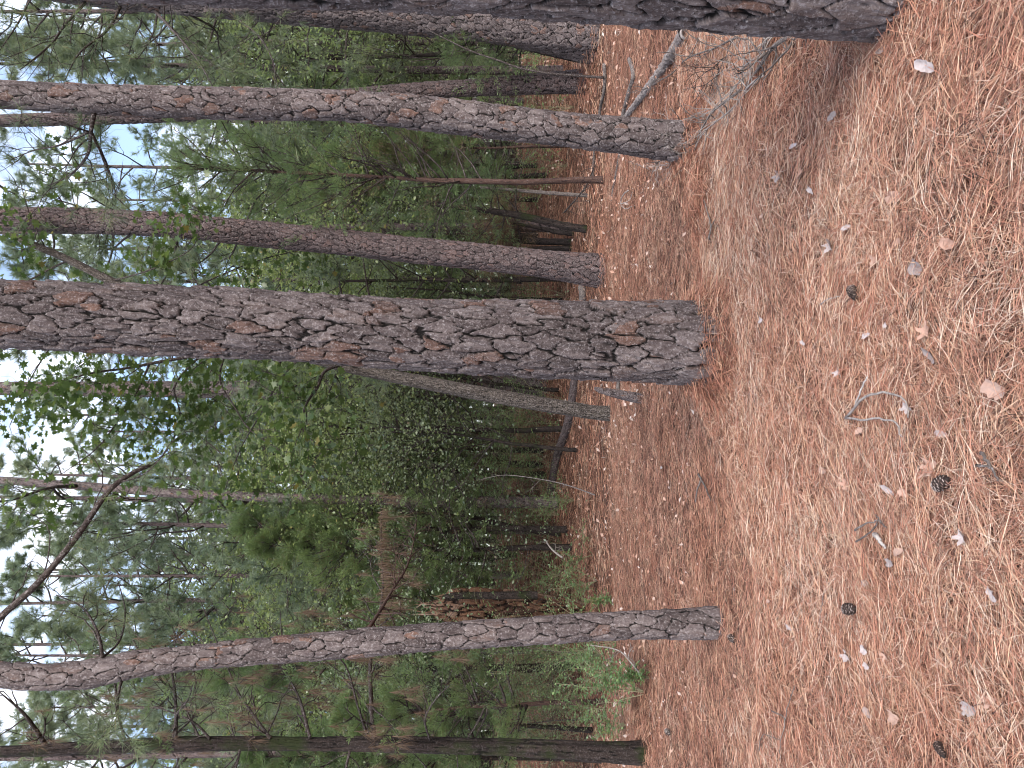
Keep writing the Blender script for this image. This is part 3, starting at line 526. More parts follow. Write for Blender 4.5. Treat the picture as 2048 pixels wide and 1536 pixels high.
# leftmost cedar with a dark mossy fluted trunk and long horizontal limbs
rowsE = [(1292, 1486, 1528), (1200, 1487, 1522), (1113, 1483, 1515), (942, 1478, 1507), (760, 1474, 1502), (634, 1476, 1500), (480, 1474, 1499), (342, 1475, 1500), (170, 1484, 1507), (0, 1495, 1513)]
tE, PE, RE = hero('old cedar with a dark mossy furrowed trunk at the far left edge', rowsE, 8.55, 11, M_CED, (.035, .5), .010, .009, 101, fine=8, name='cedar_tree', cat='cedar tree', flare=.15, flare_h=.25, fluted=.07, redness=0)
DY[0] = PE[3][1]-8.55; rgE = np.random.default_rng(9); wood = MB(); tl = []
for pts, ys, r0, n_, l_ in [([(748, 1478), (742, 1400), (742, 1310), (765, 1190), (763, 1100), (762, 1030)], [8.55, 8.6, 8.7, 8.9, 9.2, 9.6], .03, 16, .55),
        ([(350, 1478), (352, 1420), (345, 1350), (330, 1290)], [8.5, 8.3, 8.1, 7.9], .025, 9, .6), ([(352, 1430), (375, 1400), (385, 1370)], [8.3, 8, 7.8], .015, 5, .5),
        ([(250, 1482), (235, 1420), (230, 1370), (215, 1320)], [8.5, 8.3, 8.1, 7.9], .018, 8, .6), ([(735, 1474), (715, 1410), (690, 1330), (640, 1290)], [8.55, 8.2, 8, 7.8], .016, 8, .5),
        ([(90, 1488), (50, 1430), (0, 1385)], [8.5, 8.3, 8.2], .03, 6, .6), ([(540, 1476), (500, 1420), (470, 1370), (400, 1200)], [8.5, 8.9, 9.2, 10], .02, 12, .7),
        ([(620, 1476), (600, 1400), (570, 1330), (560, 1220)], [8.5, 8.8, 9.2, 9.8], .02, 12, .7), ([(420, 1478), (380, 1440), (300, 1410)], [8.5, 8.6, 8.8], .018, 8, .6),
        ([(860, 1480), (850, 1440), (870, 1400), (900, 1370)], [8.5, 8.2, 8, 7.9], .012, 6, .4), ([(480, 1498), (470, 1540), (440, 1600)], [8.5, 8.6, 8.8], .018, 7, .6), ([(700, 1500), (690, 1545), (680, 1600)], [8.5, 8.5, 8.5], .018, 7, .6)]:
    twigged(wood, tl, px_limb(pts, ys), r0, .005, n_, l_, rgE, lev2=4, f0=.05)
child(wood, 'branches', M_TWIG, tE); pA = np.array([t[0] for t in tl]); dA = np.array([t[1] for t in tl]); hs = rgE.random(len(pA))
dead = hs < np.where(pA[:, 2] < 4.6, .5, .3); mb = MB(); sprays(mb, pA[~dead], dA[~dead], 60, .03, rgE); child(mb, 'crown', M_CEDL, tE)
mb = MB(); tufts(mb, pA[dead]-np.array([0, 0, .05]), np.tile([0, 0, -1.], (dead.sum(), 1)), 40, .17, .0035, .35, rgE); 
rl = px_limb([(748, 1478), (742, 1400), (742, 1310), (765, 1190), (763, 1100), (762, 1030)], [8.55, 8.6, 8.7, 8.9, 9.2, 9.6]); f = (.3+.7*rgE.random(1500)**.8)*(len(rl)-1); p = spline(rl, np.sort(f)); n = len(p); p = p+rgE.normal(0, .05, (n, 3))*np.array([1, 1.6, .4]); cl = np.clip(.5+.9*vn(np.sort(f)*.9, f*0, 3), .1, 1.2); e = p+np.stack([rgE.normal(0, .03, n), rgE.normal(0, .03, n), -(.08+.26*rgE.random(n))*cl], -1); w_ = norm(rgE.normal(size=(n, 3)))*.0035
i = np.arange(n)*3; mb.add(np.stack([p-w_, p+w_, e], 1).reshape(-1, 3), np.stack([i, i+1, i+2], -1), None, np.repeat(rgE.random(n)*.8, 3)); child(mb, 'dead_needles', M_DEADN, tE)

DY[0] = 0.
# ------------------------------------------------------------------ slim brown cedar in the gap right of the dark pine
def thin_trunk_tree(label, rows, y, top, mat, name, cat, seed, **kw):
    return hero(label, rows, y, top, mat, (.03, .3), .004, .012, seed, fine=6, name=name, cat=cat, **kw)
b = gp(1208, 360); yK = b[1]
tk, Pk, Rk = thin_trunk_tree('slim brown cedar with peeling bark standing alone beyond the twig heap tree', [(1209, 352, 367), (1150, 354, 366), (1044, 359, 370), (873, 356, 366), (805, 353, 360), (650, 345, 352), (500, 338, 344)], yK, 7.2, M_REDCED, 'cedar_tree', 'cedar tree', 111, flare=.2, flare_h=.15, redness=0)
wood = MB(); A = []; Bd = []; DA = []; DB = []; rk = np.random.default_rng(3)
for k in range(64):
    z = 2.0+4.9*(k/64)**.85; c = np.array([np.interp(z, Pk[:, 2], Pk[:, i]) for i in range(3)]); a = rk.random()*2*PI; L_ = (1.9-.22*(z-2))*(.6+.5*rk.random())
    Q = wander(c, (math.cos(a), math.sin(a), .3+.1*z), L_, 7, .12, .04, rk); tube(wood, Q, np.linspace(.016, .004, 8), 5, .4)
    for j in range(10):
        i = rk.integers(1, 7); q = wander(Q[i], norm(Q[i+1]-Q[i])+rk.normal(0, .55, 3), L_*.35*(.4+.7*rk.random()), 4, .15, .05, rk); tube(wood, q, np.linspace(.005, .0025, 5), 3, .4); dd = i < 4 and rk.random() < (.75 if z < 3.6 else .3)
        for jj in (2, 3, 4): (DA if dd else A).append(q[jj]); (DB if dd else Bd).append(q[jj]-q[jj-1])
child(wood, 'branches', M_TWIG, tk); mb = MB(); sprays(mb, np.array(A), np.array(Bd), 44, .035, rk, tone_off=.08); child(mb, 'crown', M_CEDL, tk); mb = MB(); sprays(mb, np.array(DA), np.array(DB), 14, .07, rk, wd=.08, flat=1); child(mb, 'dead_twigs', M_DEADN, tk)

# ------------------------------------------------------------------ thin and dark trunks further back
def simple_trunk(label, rows, base_px, mat, seed, group=None, top=None, name='cedar_tree', cat='cedar tree', crown=True, dead=False, nb=22, sp=1.0, z0=1.3):
    b = gp(*base_px); y = b[1]; tp = top or CAM_H+(1024-rows[-1][0])/F_PX*y
    P, R = img_path(rows, y, tp); root = empty(name, b, label, cat, group); trunk('trunk', P, R, mat, root, (.03, .3), .006, .014, .2, .15, seed, loc=b, redness=0)
    if crown:
        rg = np.random.default_rng(seed); wood = MB(); A = []; D = []
        for k in range(nb):
            z = z0+(tp-z0)*(k/nb); c = np.array([np.interp(z, P[:, 2], P[:, i]) for i in range(3)]); a = rg.random()*2*PI; L_ = sp*(.5+.6*rg.random())*(1.1-.6*k/nb)
            Q = wander(c, (math.cos(a), math.sin(a), .3), L_, 6, .15, .03, rg); tube(wood, Q, np.linspace(.014, .004, 7), 4, .4)
            for j in range(7):
                i = rg.integers(1, 6); q = wander(Q[i], norm(Q[i+1]-Q[i])+rg.normal(0, .6, 3), L_*.4, 4, .2, .0, rg); tube(wood, q, np.linspace(.004, .002, 5), 3, .4)
                for jj in (2, 4): A.append(q[jj]); D.append(q[jj]-q[jj-1])
        child(wood, 'branches', M_TWIG, root); mb = MB(); sprays(mb, np.array(A), np.array(D), 26, .05 if not dead else .09, rg, wd=.35 if not dead else .07); child(mb, 'crown' if not dead else 'dead_twigs', M_CEDL if not dead else M_DEADN, root)
    return root
simple_trunk('stoutest of the four dark mossy cedars clustered behind the dark scaly pine', [(1173, 452, 467), (1125, 444, 459), (1080, 432, 446), (1000, 418, 430), (850, 400, 410)], (1173, 459), M_CED, 201, sp=1.3)
simple_trunk('short dark cedar second in the cluster with its top lost in brown twigs', [(1147, 463, 472), (1110, 459, 468), (1080, 452, 459), (1000, 440, 447)], (1147, 468), M_CED, 202, dead=True, sp=.8)
simple_trunk('dark cedar third in the cluster wrapped in thin pale twigs', [(1143, 478, 490), (1100, 477, 490), (1065, 475, 489), (980, 468, 480), (850, 455, 463)], (1143, 484), M_CED, 203, sp=1.3)
simple_trunk('thin dark cedar touching the edge of the dark scaly pine', [(1143, 491, 502), (1040, 494, 502), (950, 498, 505)], (1143, 497), M_CED, 204, dead=True, sp=.8)
simple_trunk('slim dark cedar on the rise beside the far end of the long log', [(1087, 926, 935), (1040, 922, 930), (960, 915, 921)], (1087, 930), M_CED, 205, dead=True, sp=1.2, z0=1.8)
simple_trunk('thicker dark cedar at the end of the long log', [(1092, 943, 957), (1050, 944, 957), (1020, 944, 955), (940, 940, 950), (800, 930, 938)], (1092, 950), M_CED, 206, sp=1.6, z0=2.0)
simple_trunk('dark bent cedar standing in the twiggy hollow left of the long log', [(1122, 1062, 1073), (1060, 1056, 1066), (1005, 1044, 1054), (940, 1030, 1037), (800, 1020, 1026)], (1122, 1067), M_CED, 207, sp=1.6, z0=1.8)
simple_trunk('pale grey thin dead stem beside the slim brown cedar', [(1178, 388, 395), (1120, 384, 391), (1040, 378, 384), (960, 372, 377)], (1178, 391), M_GREYW, 208, crown=False, name='dead_tree', cat='dead tree')
simple_trunk('dark trunk half hidden by the foot of the broad pine on the right', [(1192, 116, 130), (1150, 112, 124), (1100, 100, 112), (1030, 80, 95), (900, 60, 72)], (1180, 125), M_CED, 209, sp=1.0)

# bending sapling in front of the leaning pine
def sapling_line(label, pts, ys, r0, r1, mat, name='sapling', cat='sapling', twigs=0, lt=.3):
    Q = px_limb(pts, ys); b = Q[0].copy(); root = empty(name, b, label, cat); mb = MB(); rg = np.random.default_rng(int(pts[0][0])); tl = []
    tube(mb, Q, np.linspace(r0, r1, len(Q)), 7, .5)
    for k in range(twigs):
        i = rg.integers(3, len(Q)-1); q = wander(Q[i], norm(Q[i]-Q[i-1])+rg.normal(0, .6, 3), lt*(.5+rg.random()), 5, .2, 0, rg); tube(mb, q, np.linspace(r1*.8, .0012, 6), 4, .5); tl.append((q[-1], q[-1]-q[-2]))
    child(mb, 'stem', mat, root, smooth=True); return root, tl
sapling_line('thin dark sapling bending over toward the broad pine on the right', [(1208, 155), (1150, 151), (1100, 147), (1044, 137), (1000, 122), (942, 102), (900, 82), (860, 62), (820, 40)], 12.4, .022, .006, M_TWIG, twigs=10)

# ------------------------------------------------------------------ things lying on the ground
def on_ground(pxs, lift=0.02, lifts=None):
    Q = np.array([gp(a, b) for a, b in pxs]); Q[:, 2] += lift if lifts is None else np.asarray(lifts); return Q
def log(name, cat, label, pxs, r0, r1, mat, lift=None, plate=(.05, .07), amp=.008, seed=1, res=.008, broken=None, group=None):
    Q = on_ground(pxs, (r0+r1)*.45 if lift is None else lift); Q = spline(Q, 12); b = Q[0].copy(); root = empty(name, b, label, cat, group)
    trunk('log_body' if cat == 'log' else 'stem', Q, np.linspace(r0, r1, 12), mat, root, plate, amp, res, 0, 1, seed, loc=b, redness=.4)
    mb = MB(); rg = np.random.default_rng(seed); t = norm(Q[0]-Q[1]); n = 14; a = np.arange(n)/n*2*PI; u = norm(np.cross(t, [0, 0, 1.])); v = np.cross(t, u)
    for s_ in (r0*.98, ):
        ring = Q[0]+t*.0+s_*(u*np.cos(a)[:, None]+v*np.sin(a)[:, None]); jag = Q[0]+t*(.01+.05*rg.random((n, 1))*(r0/.05))+s_*.8*(u*np.cos(a)[:, None]+v*np.sin(a)[:, None]); inn = Q[0]-t*.02+s_*.45*(u*np.cos(a)[:, None]+v*np.sin(a)[:, None])
        j = np.arange(n); k = (j+1) % n; V = np.concatenate([ring, jag, inn, [Q[0]-t*.04]])
        mb.add(V, np.stack([2*n+j, 2*n+k, np.full(n, 3*n)], -1), np.concatenate([np.stack([j, k, n+k, n+j], -1), np.stack([n+j, n+k, 2*n+k, 2*n+j], -1)]), .8)
    child(mb, 'broken_end', M_LOG, root); return root
log('fallen_log', 'log', 'pale flaky log with a splintered open end lying behind the twig heap tree', [(1381, 66), (1345, 120), (1300, 180), (1255, 236)], .058, .022, M_LOG, seed=3, amp=.016, plate=(.06, .09))
log('fallen_log', 'log', 'long dark fallen log running past the leaning oak into the brush', [(1157, 755), (1146, 835), (1120, 915), (1108, 985)], .085, .11, M_PINED, seed=4, plate=(.08, .12), amp=.02, res=.014, lift=.07)
log('fallen_branch', 'branch', 'curved grey brown branch lying crosswise in front of the leaning pine', [(1216, 131), (1217, 165), (1214, 190), (1208, 215), (1206, 236)], .030, .024, M_GREYW, seed=5, plate=(.03, .1), amp=.003, lift=.06)
log('fallen_branch', 'branch', 'rough crosswise branch just behind the pale flaky log', [(1264, 119), (1272, 150), (1263, 185), (1255, 215), (1250, 238)], .028, .034, M_GREYW, seed=6, plate=(.03, .06), amp=.005)
log('fallen_branch', 'branch', 'thin straight branch on the straw left of the twig heap tree', [(1243, 308), (1237, 340), (1230, 375), (1226, 402)], .026, .014, M_GREYW, seed=7, plate=(.03, .06), amp=.004)
log('fallen_branch', 'branch', 'short branch leading from the twig heap tree to the slim brown cedar', [(1192, 300), (1190, 330), (1189, 352)], .026, .024, M_GREYW, seed=8, plate=(.03, .06), amp=.004)
log('fallen_branch', 'branch', 'grey mossy branch between the dark scaly pine and the middle trunk', [(1170, 574), (1172, 590), (1171, 612)], .075, .07, M_GREYW, seed=9, plate=(.04, .08), amp=.006)
def stub_slab():
    b = gp(1286, 797); y = b[1]; P = np.array([pt(1290, 798, y), pt(1270, 795, y), pt(1245, 790, y), pt(1220, 785, y), pt(1200, 780, y), pt(1188, 776, y)]); R = np.array([10, 9.5, 8.5, 7, 4.5, 1.0])/F_PX*y
    root = empty('tree_stub', b, 'short broken bark covered stub poking up left of the middle trunk', 'stub'); trunk('stub_body', P, R, M_PINE, root, (.05, .07), .010, .006, 0, 1, 77, loc=b, redness=2)
    Q = np.array([pt(1238, 790, y), pt(1236, 777, y+.05), pt(1237, 762, y+.1)]); mb = MB(); tube(mb, spline(Q, 6), .022, 7, .4); child(mb, 'side_stick', M_GREYW, root)
stub_slab()
def rotten_snag():
    b = gp(1172, 1228); y = b[1]; root = empty('rotten_snag', b, 'crumbling orange brown rotten snag behind the slender crooked pine', 'snag'); rg = np.random.default_rng(4)
    rows = [(1178, 1222, 9), (1120, 1215, 16), (1060, 1211, 21), (1000, 1211, 27), (950, 1212, 31), (910, 1214, 28), (880, 1216, 16), (862, 1212, 5)]
    P = np.array([pt(a, c, y) for a, c, r in rows]); R = np.array([r for a, c, r in rows])/F_PX*y
    trunk('snag_body', P, R, M_ROT, root, (.09, .42), .07, .012, 0, 1, 5, loc=b, redness=0, fluted=.16, edge=.3)
    mb = MB()
    for k in range(26):
        i = rg.integers(3, 7); a = rg.normal(size=3)*np.array([1, .6, .3]); p = P[i]+norm(a)*R[i]*.8; q = np.array([p, p+np.array([rg.normal(0, .03), 0, .12+.2*rg.random()]), p+np.array([rg.normal(0, .06), 0, .3+.3*rg.random()])]); tube(mb, q, [.025, .018, .003], 4, rg.random())
    child(mb, 'splinters', M_ROT, root)
    b2 = gp(1042, 1190); y2 = y-.7; r2 = empty('tree_stump', pt(1042, 1190, y2), 'dark upright stump with scaly bark beside the rotten snag', 'stump'); P2 = np.array([pt(a, c, y2) for a, c in [(1075, 1191), (1042, 1190), (1000, 1191), (950, 1191), (905, 1192), (885, 1194)]])
    trunk('stump_body', P2, np.array([7, 7, 7, 6.5, 6, 2])/F_PX*y2, M_CED, r2, (.06, .08), .012, .012, .1, .1, 6, loc=r2.location, redness=.5)
rotten_snag()
# dead twiggy branch leaning behind the crooked pine
def dead_branch(label, pts, ys, r0, r1, n_, l_, mat=M_GREYW, seed=1, name='dead_branch'):
    rg = np.random.default_rng(seed); Q = px_limb(pts, ys); root = empty(name, Q[0], label, 'branch'); wood = MB(); tl = []; twigged(wood, tl, Q, r0, r1, n_, l_, rg, up=-.02, f0=.1); child(wood, 'stem', mat, root)
dead_branch('dead grey branch with many fine twigs leaning against the slender crooked pine', [(738, 1256), (760, 1222), (785, 1180), (812, 1137), (826, 1090), (833, 1040)], [6.2, 6.5, 6.9, 7.3, 7.7, 8.1], .017, .004, 34, .34, mat=M_REDCED, seed=3)
dead_branch('pale bent dead stick rising from the straw near the long log', [(1190, 990), (1140, 972), (1090, 960), (1010, 950), (960, 960)], [10.3, 10.8, 11.3, 12, 12.4], .010, .003, 5, .3, M_GREYW, 4)
dead_branch('thin dark broken branch slanting over the litter by the slim brown cedar', [(1128, 425), (1150, 400), (1172, 372), (1190, 330)], [15.5, 15, 14.6, 14], .02, .010, 10, .5, M_TWIG, 5)
dead_branch('pale broken stick lying under the vines left of the rotten snag', [(1280, 1348), (1262, 1325), (1235, 1300), (1180, 1290)], [8.9, 9, 9.1, 9.3], .015, .005, 6, .3, M_PALE, 6)
dead_branch('pale short stick in the hollow left of the long log', [(1125, 1115), (1105, 1100), (1092, 1082)], [15, 15.3, 15.6], .022, .014, 3, .3, M_PALE, 7)

# heap of twigs at the foot of the pinkish plated pine
def twig_heap():
    rg = np.random.default_rng(8); specs = [([(1592, 68), (1560, 105), (1500, 175), (1450, 225), (1410, 275), (1372, 327)], .013, .005, M_GREYW, 'longest dark branch of the twig heap reaching from the nearest trunk to the plated pine'),
        ([(1540, 150), (1490, 200), (1440, 255), (1400, 300), (1368, 335)], .007, .003, M_PALE, 'pale peeling branch lying along the left side of the twig heap'),
        ([(1490, 75), (1440, 95), (1390, 120), (1345, 155), (1300, 185)], .008, .004, M_GREYW, 'slim brown branch arching from the nearest trunk toward the pale flaky log'),
        ([(1560, 70), (1530, 110), (1505, 150), (1500, 180)], .007, .003, M_PALE, 'pale knobbly twig hanging off the upper end of the twig heap'),
        ([(1470, 100), (1455, 130), (1440, 165), (1405, 205)], .004, .002, M_TWIG, 'fine dark forked twig between the heap and the pale flaky log'),
        ([(1440, 215), (1410, 240), (1385, 262), (1352, 240)], .005, .002, M_PALE, 'bleached twig bent up against the foot of the plated pine'),
        ([(1398, 290), (1372, 318), (1340, 330), (1320, 345)], .004, .002, M_PALE, 'bleached forked twig at the lower tip of the heap')]
    for pts, r0, r1, mat, lab in specs:
        n = len(pts); Q = spline(on_ground(pts, 0, np.interp(np.arange(n), [0, n/2, n-1], [.03, .07, .10])), 22); root = empty('fallen_branch', Q[0], lab, 'branch', 'branches heaped at the plated pine'); wood = MB(); tl = []
        Q[:, 2] += .02*np.sin(np.arange(22)*.7+r0*900); twigged(wood, tl, Q, r0, r1, 26, .30, rg, lev2=4, up=.03, f0=.03); child(wood, 'stem', mat, root)
twig_heap()
# lichen twigs in the foreground
def small_twig(label, lines, r, mat, lift=.02, seed=1, group=None):
    lift = lift+.03
    rg = np.random.default_rng(seed); Qs = [spline(on_ground(l, lift), 14) for l in lines]; root = empty('twig', Qs[0][0], label, 'twig', group); wood = MB()
    for i, Q in enumerate(Qs): Q = Q+rg.normal(0, .0022, Q.shape); tube(wood, Q, np.linspace(r*(1 if i == 0 else .8), r*.45, 14), 7, rg.random())
    child(wood, 'stem', mat, root)
small_twig('looped twig crusted with pale lichen on the straw in front of the middle trunk', [[(1716, 836), (1735, 815), (1752, 795), (1775, 788), (1800, 783), (1820, 790), (1843, 808), (1845, 835)], [(1735, 815), (1745, 785), (1762, 752)], [(1716, 836), (1750, 838), (1790, 838), (1820, 845), (1832, 872)]], .0065, M_PALE, .02, 1)
small_twig('grey forked twig lying left of the lichen loop', [[(1735, 1060), (1760, 1046), (1790, 1040)], [(1738, 1082), (1765, 1068), (1782, 1040), (1778, 1030)], [(1782, 1040), (1800, 1055)]], .005, M_GREYW, .02, 2)
small_twig('knobbly bleached twig piece beside a tan leaf and the grey forked twig', [[(1776, 1068), (1786, 1080), (1798, 1094)]], .010, M_PALE, .02, 3)
small_twig('forked grey twig near the lower right end of the view', [[(1998, 905), (2010, 925), (2018, 940), (2034, 962)], [(1990, 930), (2014, 935)]], .006, M_GREYW, .02, 4)
small_twig('dark broken twig on the trodden straw left of the middle trunk', [[(1408, 948), (1420, 970), (1434, 1000)], [(1412, 962), (1405, 985), (1402, 1005)]], .009, M_GREYW, .015, 5)
small_twig('dark forked twig on the edge of the straw bank right of the middle trunk', [[(1432, 480), (1436, 450), (1430, 425), (1422, 400)], [(1436, 455), (1444, 440)]], .007, M_GREYW, .02, 6)
small_twig('long thin twig near the pine cone on the left', [[(1672, 1180), (1664, 1210), (1660, 1250)]], .003, M_GREYW, .02, 7)
small_twig('thin crooked twigs on the straw at the lower left', [[(1560, 1420), (1590, 1440), (1580, 1480), (1578, 1520)], [(1590, 1440), (1600, 1400), (1612, 1370)], [(1535, 1500), (1545, 1470), (1580, 1480)]], .0035, M_GREYW, .02, 8)
small_twig('curling pale twig near the dark upright pine cone', [[(1667, 609), (1685, 598), (1708, 592)]], .003, M_PALE, .03, 9)
small_twig('bleached looping twigs on the straw near the slim brown cedar', [[(1268, 380), (1255, 392), (1252, 408), (1262, 418), (1276, 412)], [(1252, 408), (1270, 400), (1276, 385)]], .007, M_PALE, .04, 10)

# pine cones
def cone(label, px, py, sz, ang, tilt=.25, closed=0., seed=1, grey=0.):
    rg = np.random.default_rng(seed); b = gp(px, py); root = empty('pine_cone', b+np.array([0, 0, sz*.40+.016]), label, 'pine cone'); ax = norm(np.array([math.cos(ang), math.sin(ang), tilt])); mb = MB(); tipm = MB()
    u = norm(np.cross(ax, [0, 0, 1.])); v = np.cross(u, ax); sz *= .9; n = 96; c0 = np.array(root.location)
    P = np.array([c0+ax*(t-.5)*sz for t in np.linspace(0, 1, 7)]); tube(mb, P, np.array([.10, .17, .19, .17, .13, .08, .03])*sz, 8, .1)
    for k in range(n):
        f = k/n; a = k*2.39996; rr = math.sin(PI*min(1, .12+f*.88))**.7*.42*sz; o = u*math.cos(a)+v*math.sin(a); dirn = norm(o+ax*(.15+.9*f+closed)); p = c0+ax*(f-.5)*sz*.92; side = norm(np.cross(ax, o)); nn = np.cross(side, dirn)
        l = rr*(.95+.1*rg.random()); w_ = sz*.085; th = sz*.018; tip = p+dirn*l
        V = [p-side*w_*.4, p+side*w_*.4, tip+side*w_-nn*th, tip-side*w_-nn*th, tip+side*w_*.9+nn*th*1.6, tip-side*w_*.9+nn*th*1.6]
        mb.add(V, None, [[0, 1, 2, 3], [0, 5, 4, 1], [2, 4, 5, 3]], .25+.2*rg.random())
        e = norm(dirn-.2*ax); V2 = [tip-side*w_*1.02-nn*th*1.2, tip+side*w_*1.02-nn*th*1.2, tip+side*w_*.9+nn*th*2, tip-side*w_*.9+nn*th*2, tip+e*sz*.022+nn*th*.4, tip+e*sz*.022]
        tipm.add(np.array(V2)+e*.0006, [[0, 1, 5], [1, 2, 4], [2, 3, 4], [3, 0, 5]], [[0, 5, 4, 3], [1, 2, 4, 5]], (.35+.55*(rg.random() < .6))*(.7+.3*rg.random())+grey)
    child(mb, 'scales', M_CONE, root); child(tipm, 'scale_tips', M_CTIP, root)
def simple_mat(name, stops, rough=.6):
    m, t, o = newmat(name); c = ramp(t, stops, attr(t, 'tone')); finish(t, o, c, rough); return m
M_CONE = simple_mat('cone_scales', [(0, (.012, .009, .008)), (1, (.06, .035, .028))]); M_CTIP = simple_mat('cone_tips', [(0, (.05, .03, .025)), (.5, (.28, .2, .17)), (1, (.62, .56, .52))])
cone('open pine cone with pale scale tips lying low in front near a crumpled leaf', 1913, 966, .075, 2.2, .35, .1, 1)
cone('brown pine cone with cream scale tips on the straw at the left', 1722, 1218, .078, 1.9, .5, .2, 2)
cone('dark upright pine cone half sunk in straw in front of the middle trunk', 1728, 586, .075, .4, .2, .5, 3, -.25)
cone('small dark pine cone beside the foot of the slender crooked pine', 1478, 1277, .07, 1.0, .6, .1, 4, -.1)
cone('distant weathered grey pine cone on the straw near the mossy cedar', 1345, 1464, .075, .9, .5, .1, 5, .1)
cone('black pine cone buried in straw at the lower left corner area', 1908, 1500, .06, .9, .1, .6, 6, -.3)

# dry leaves lying on the straw, one by one
def mk_leaf(kind, seed):
    rg = np.random.default_rng(seed); n = 13
    if kind == 'lobed': a = np.linspace(0, 2*PI, 19)[:-1]; rr = .42+.16*np.cos(a*5)+.05*rg.normal(size=18)
    elif kind == 'narrow': a = np.linspace(0, 2*PI, 19)[:-1]; rr = 1/np.sqrt((np.cos(a)/.22)**2+(np.sin(a)/.55)**2)*(1+.08*rg.normal(size=18))
    else: a = np.linspace(0, 2*PI, 19)[:-1]; rr = 1/np.sqrt((np.cos(a)/.34)**2+(np.sin(a)/.5)**2)*(1+.14*rg.normal(size=18))
    V = [[0, 0, 0]]; T_ = []; m = 18
    for ring, s_ in ((1, .33), (2, .68), (3, 1.)):
        for k in range(m): V.append([math.cos(a[k])*rr[k]*s_, math.sin(a[k])*rr[k]*s_, 0])
    V = np.array(V); cu = .55+.6*rg.random(); V[:, 2] = cu*V[:, 0]**2*1.6+.5*(rg.random()-.3)*V[:, 1]**2+.09*np.sin(V[:, 1]*13+rg.random()*6)*(np.abs(V[:, 0])+.1)+.03*rg.normal(size=len(V))
    for k in range(m): T_.append([0, 1+k, 1+(k+1) % m])
    Qd = [[1+r*m+k, 1+(r+1)*m+k, 1+(r+1)*m+(k+1) % m, 1+r*m+(k+1) % m] for r in (0, 1) for k in range(m)]
    return V, T_, Qd
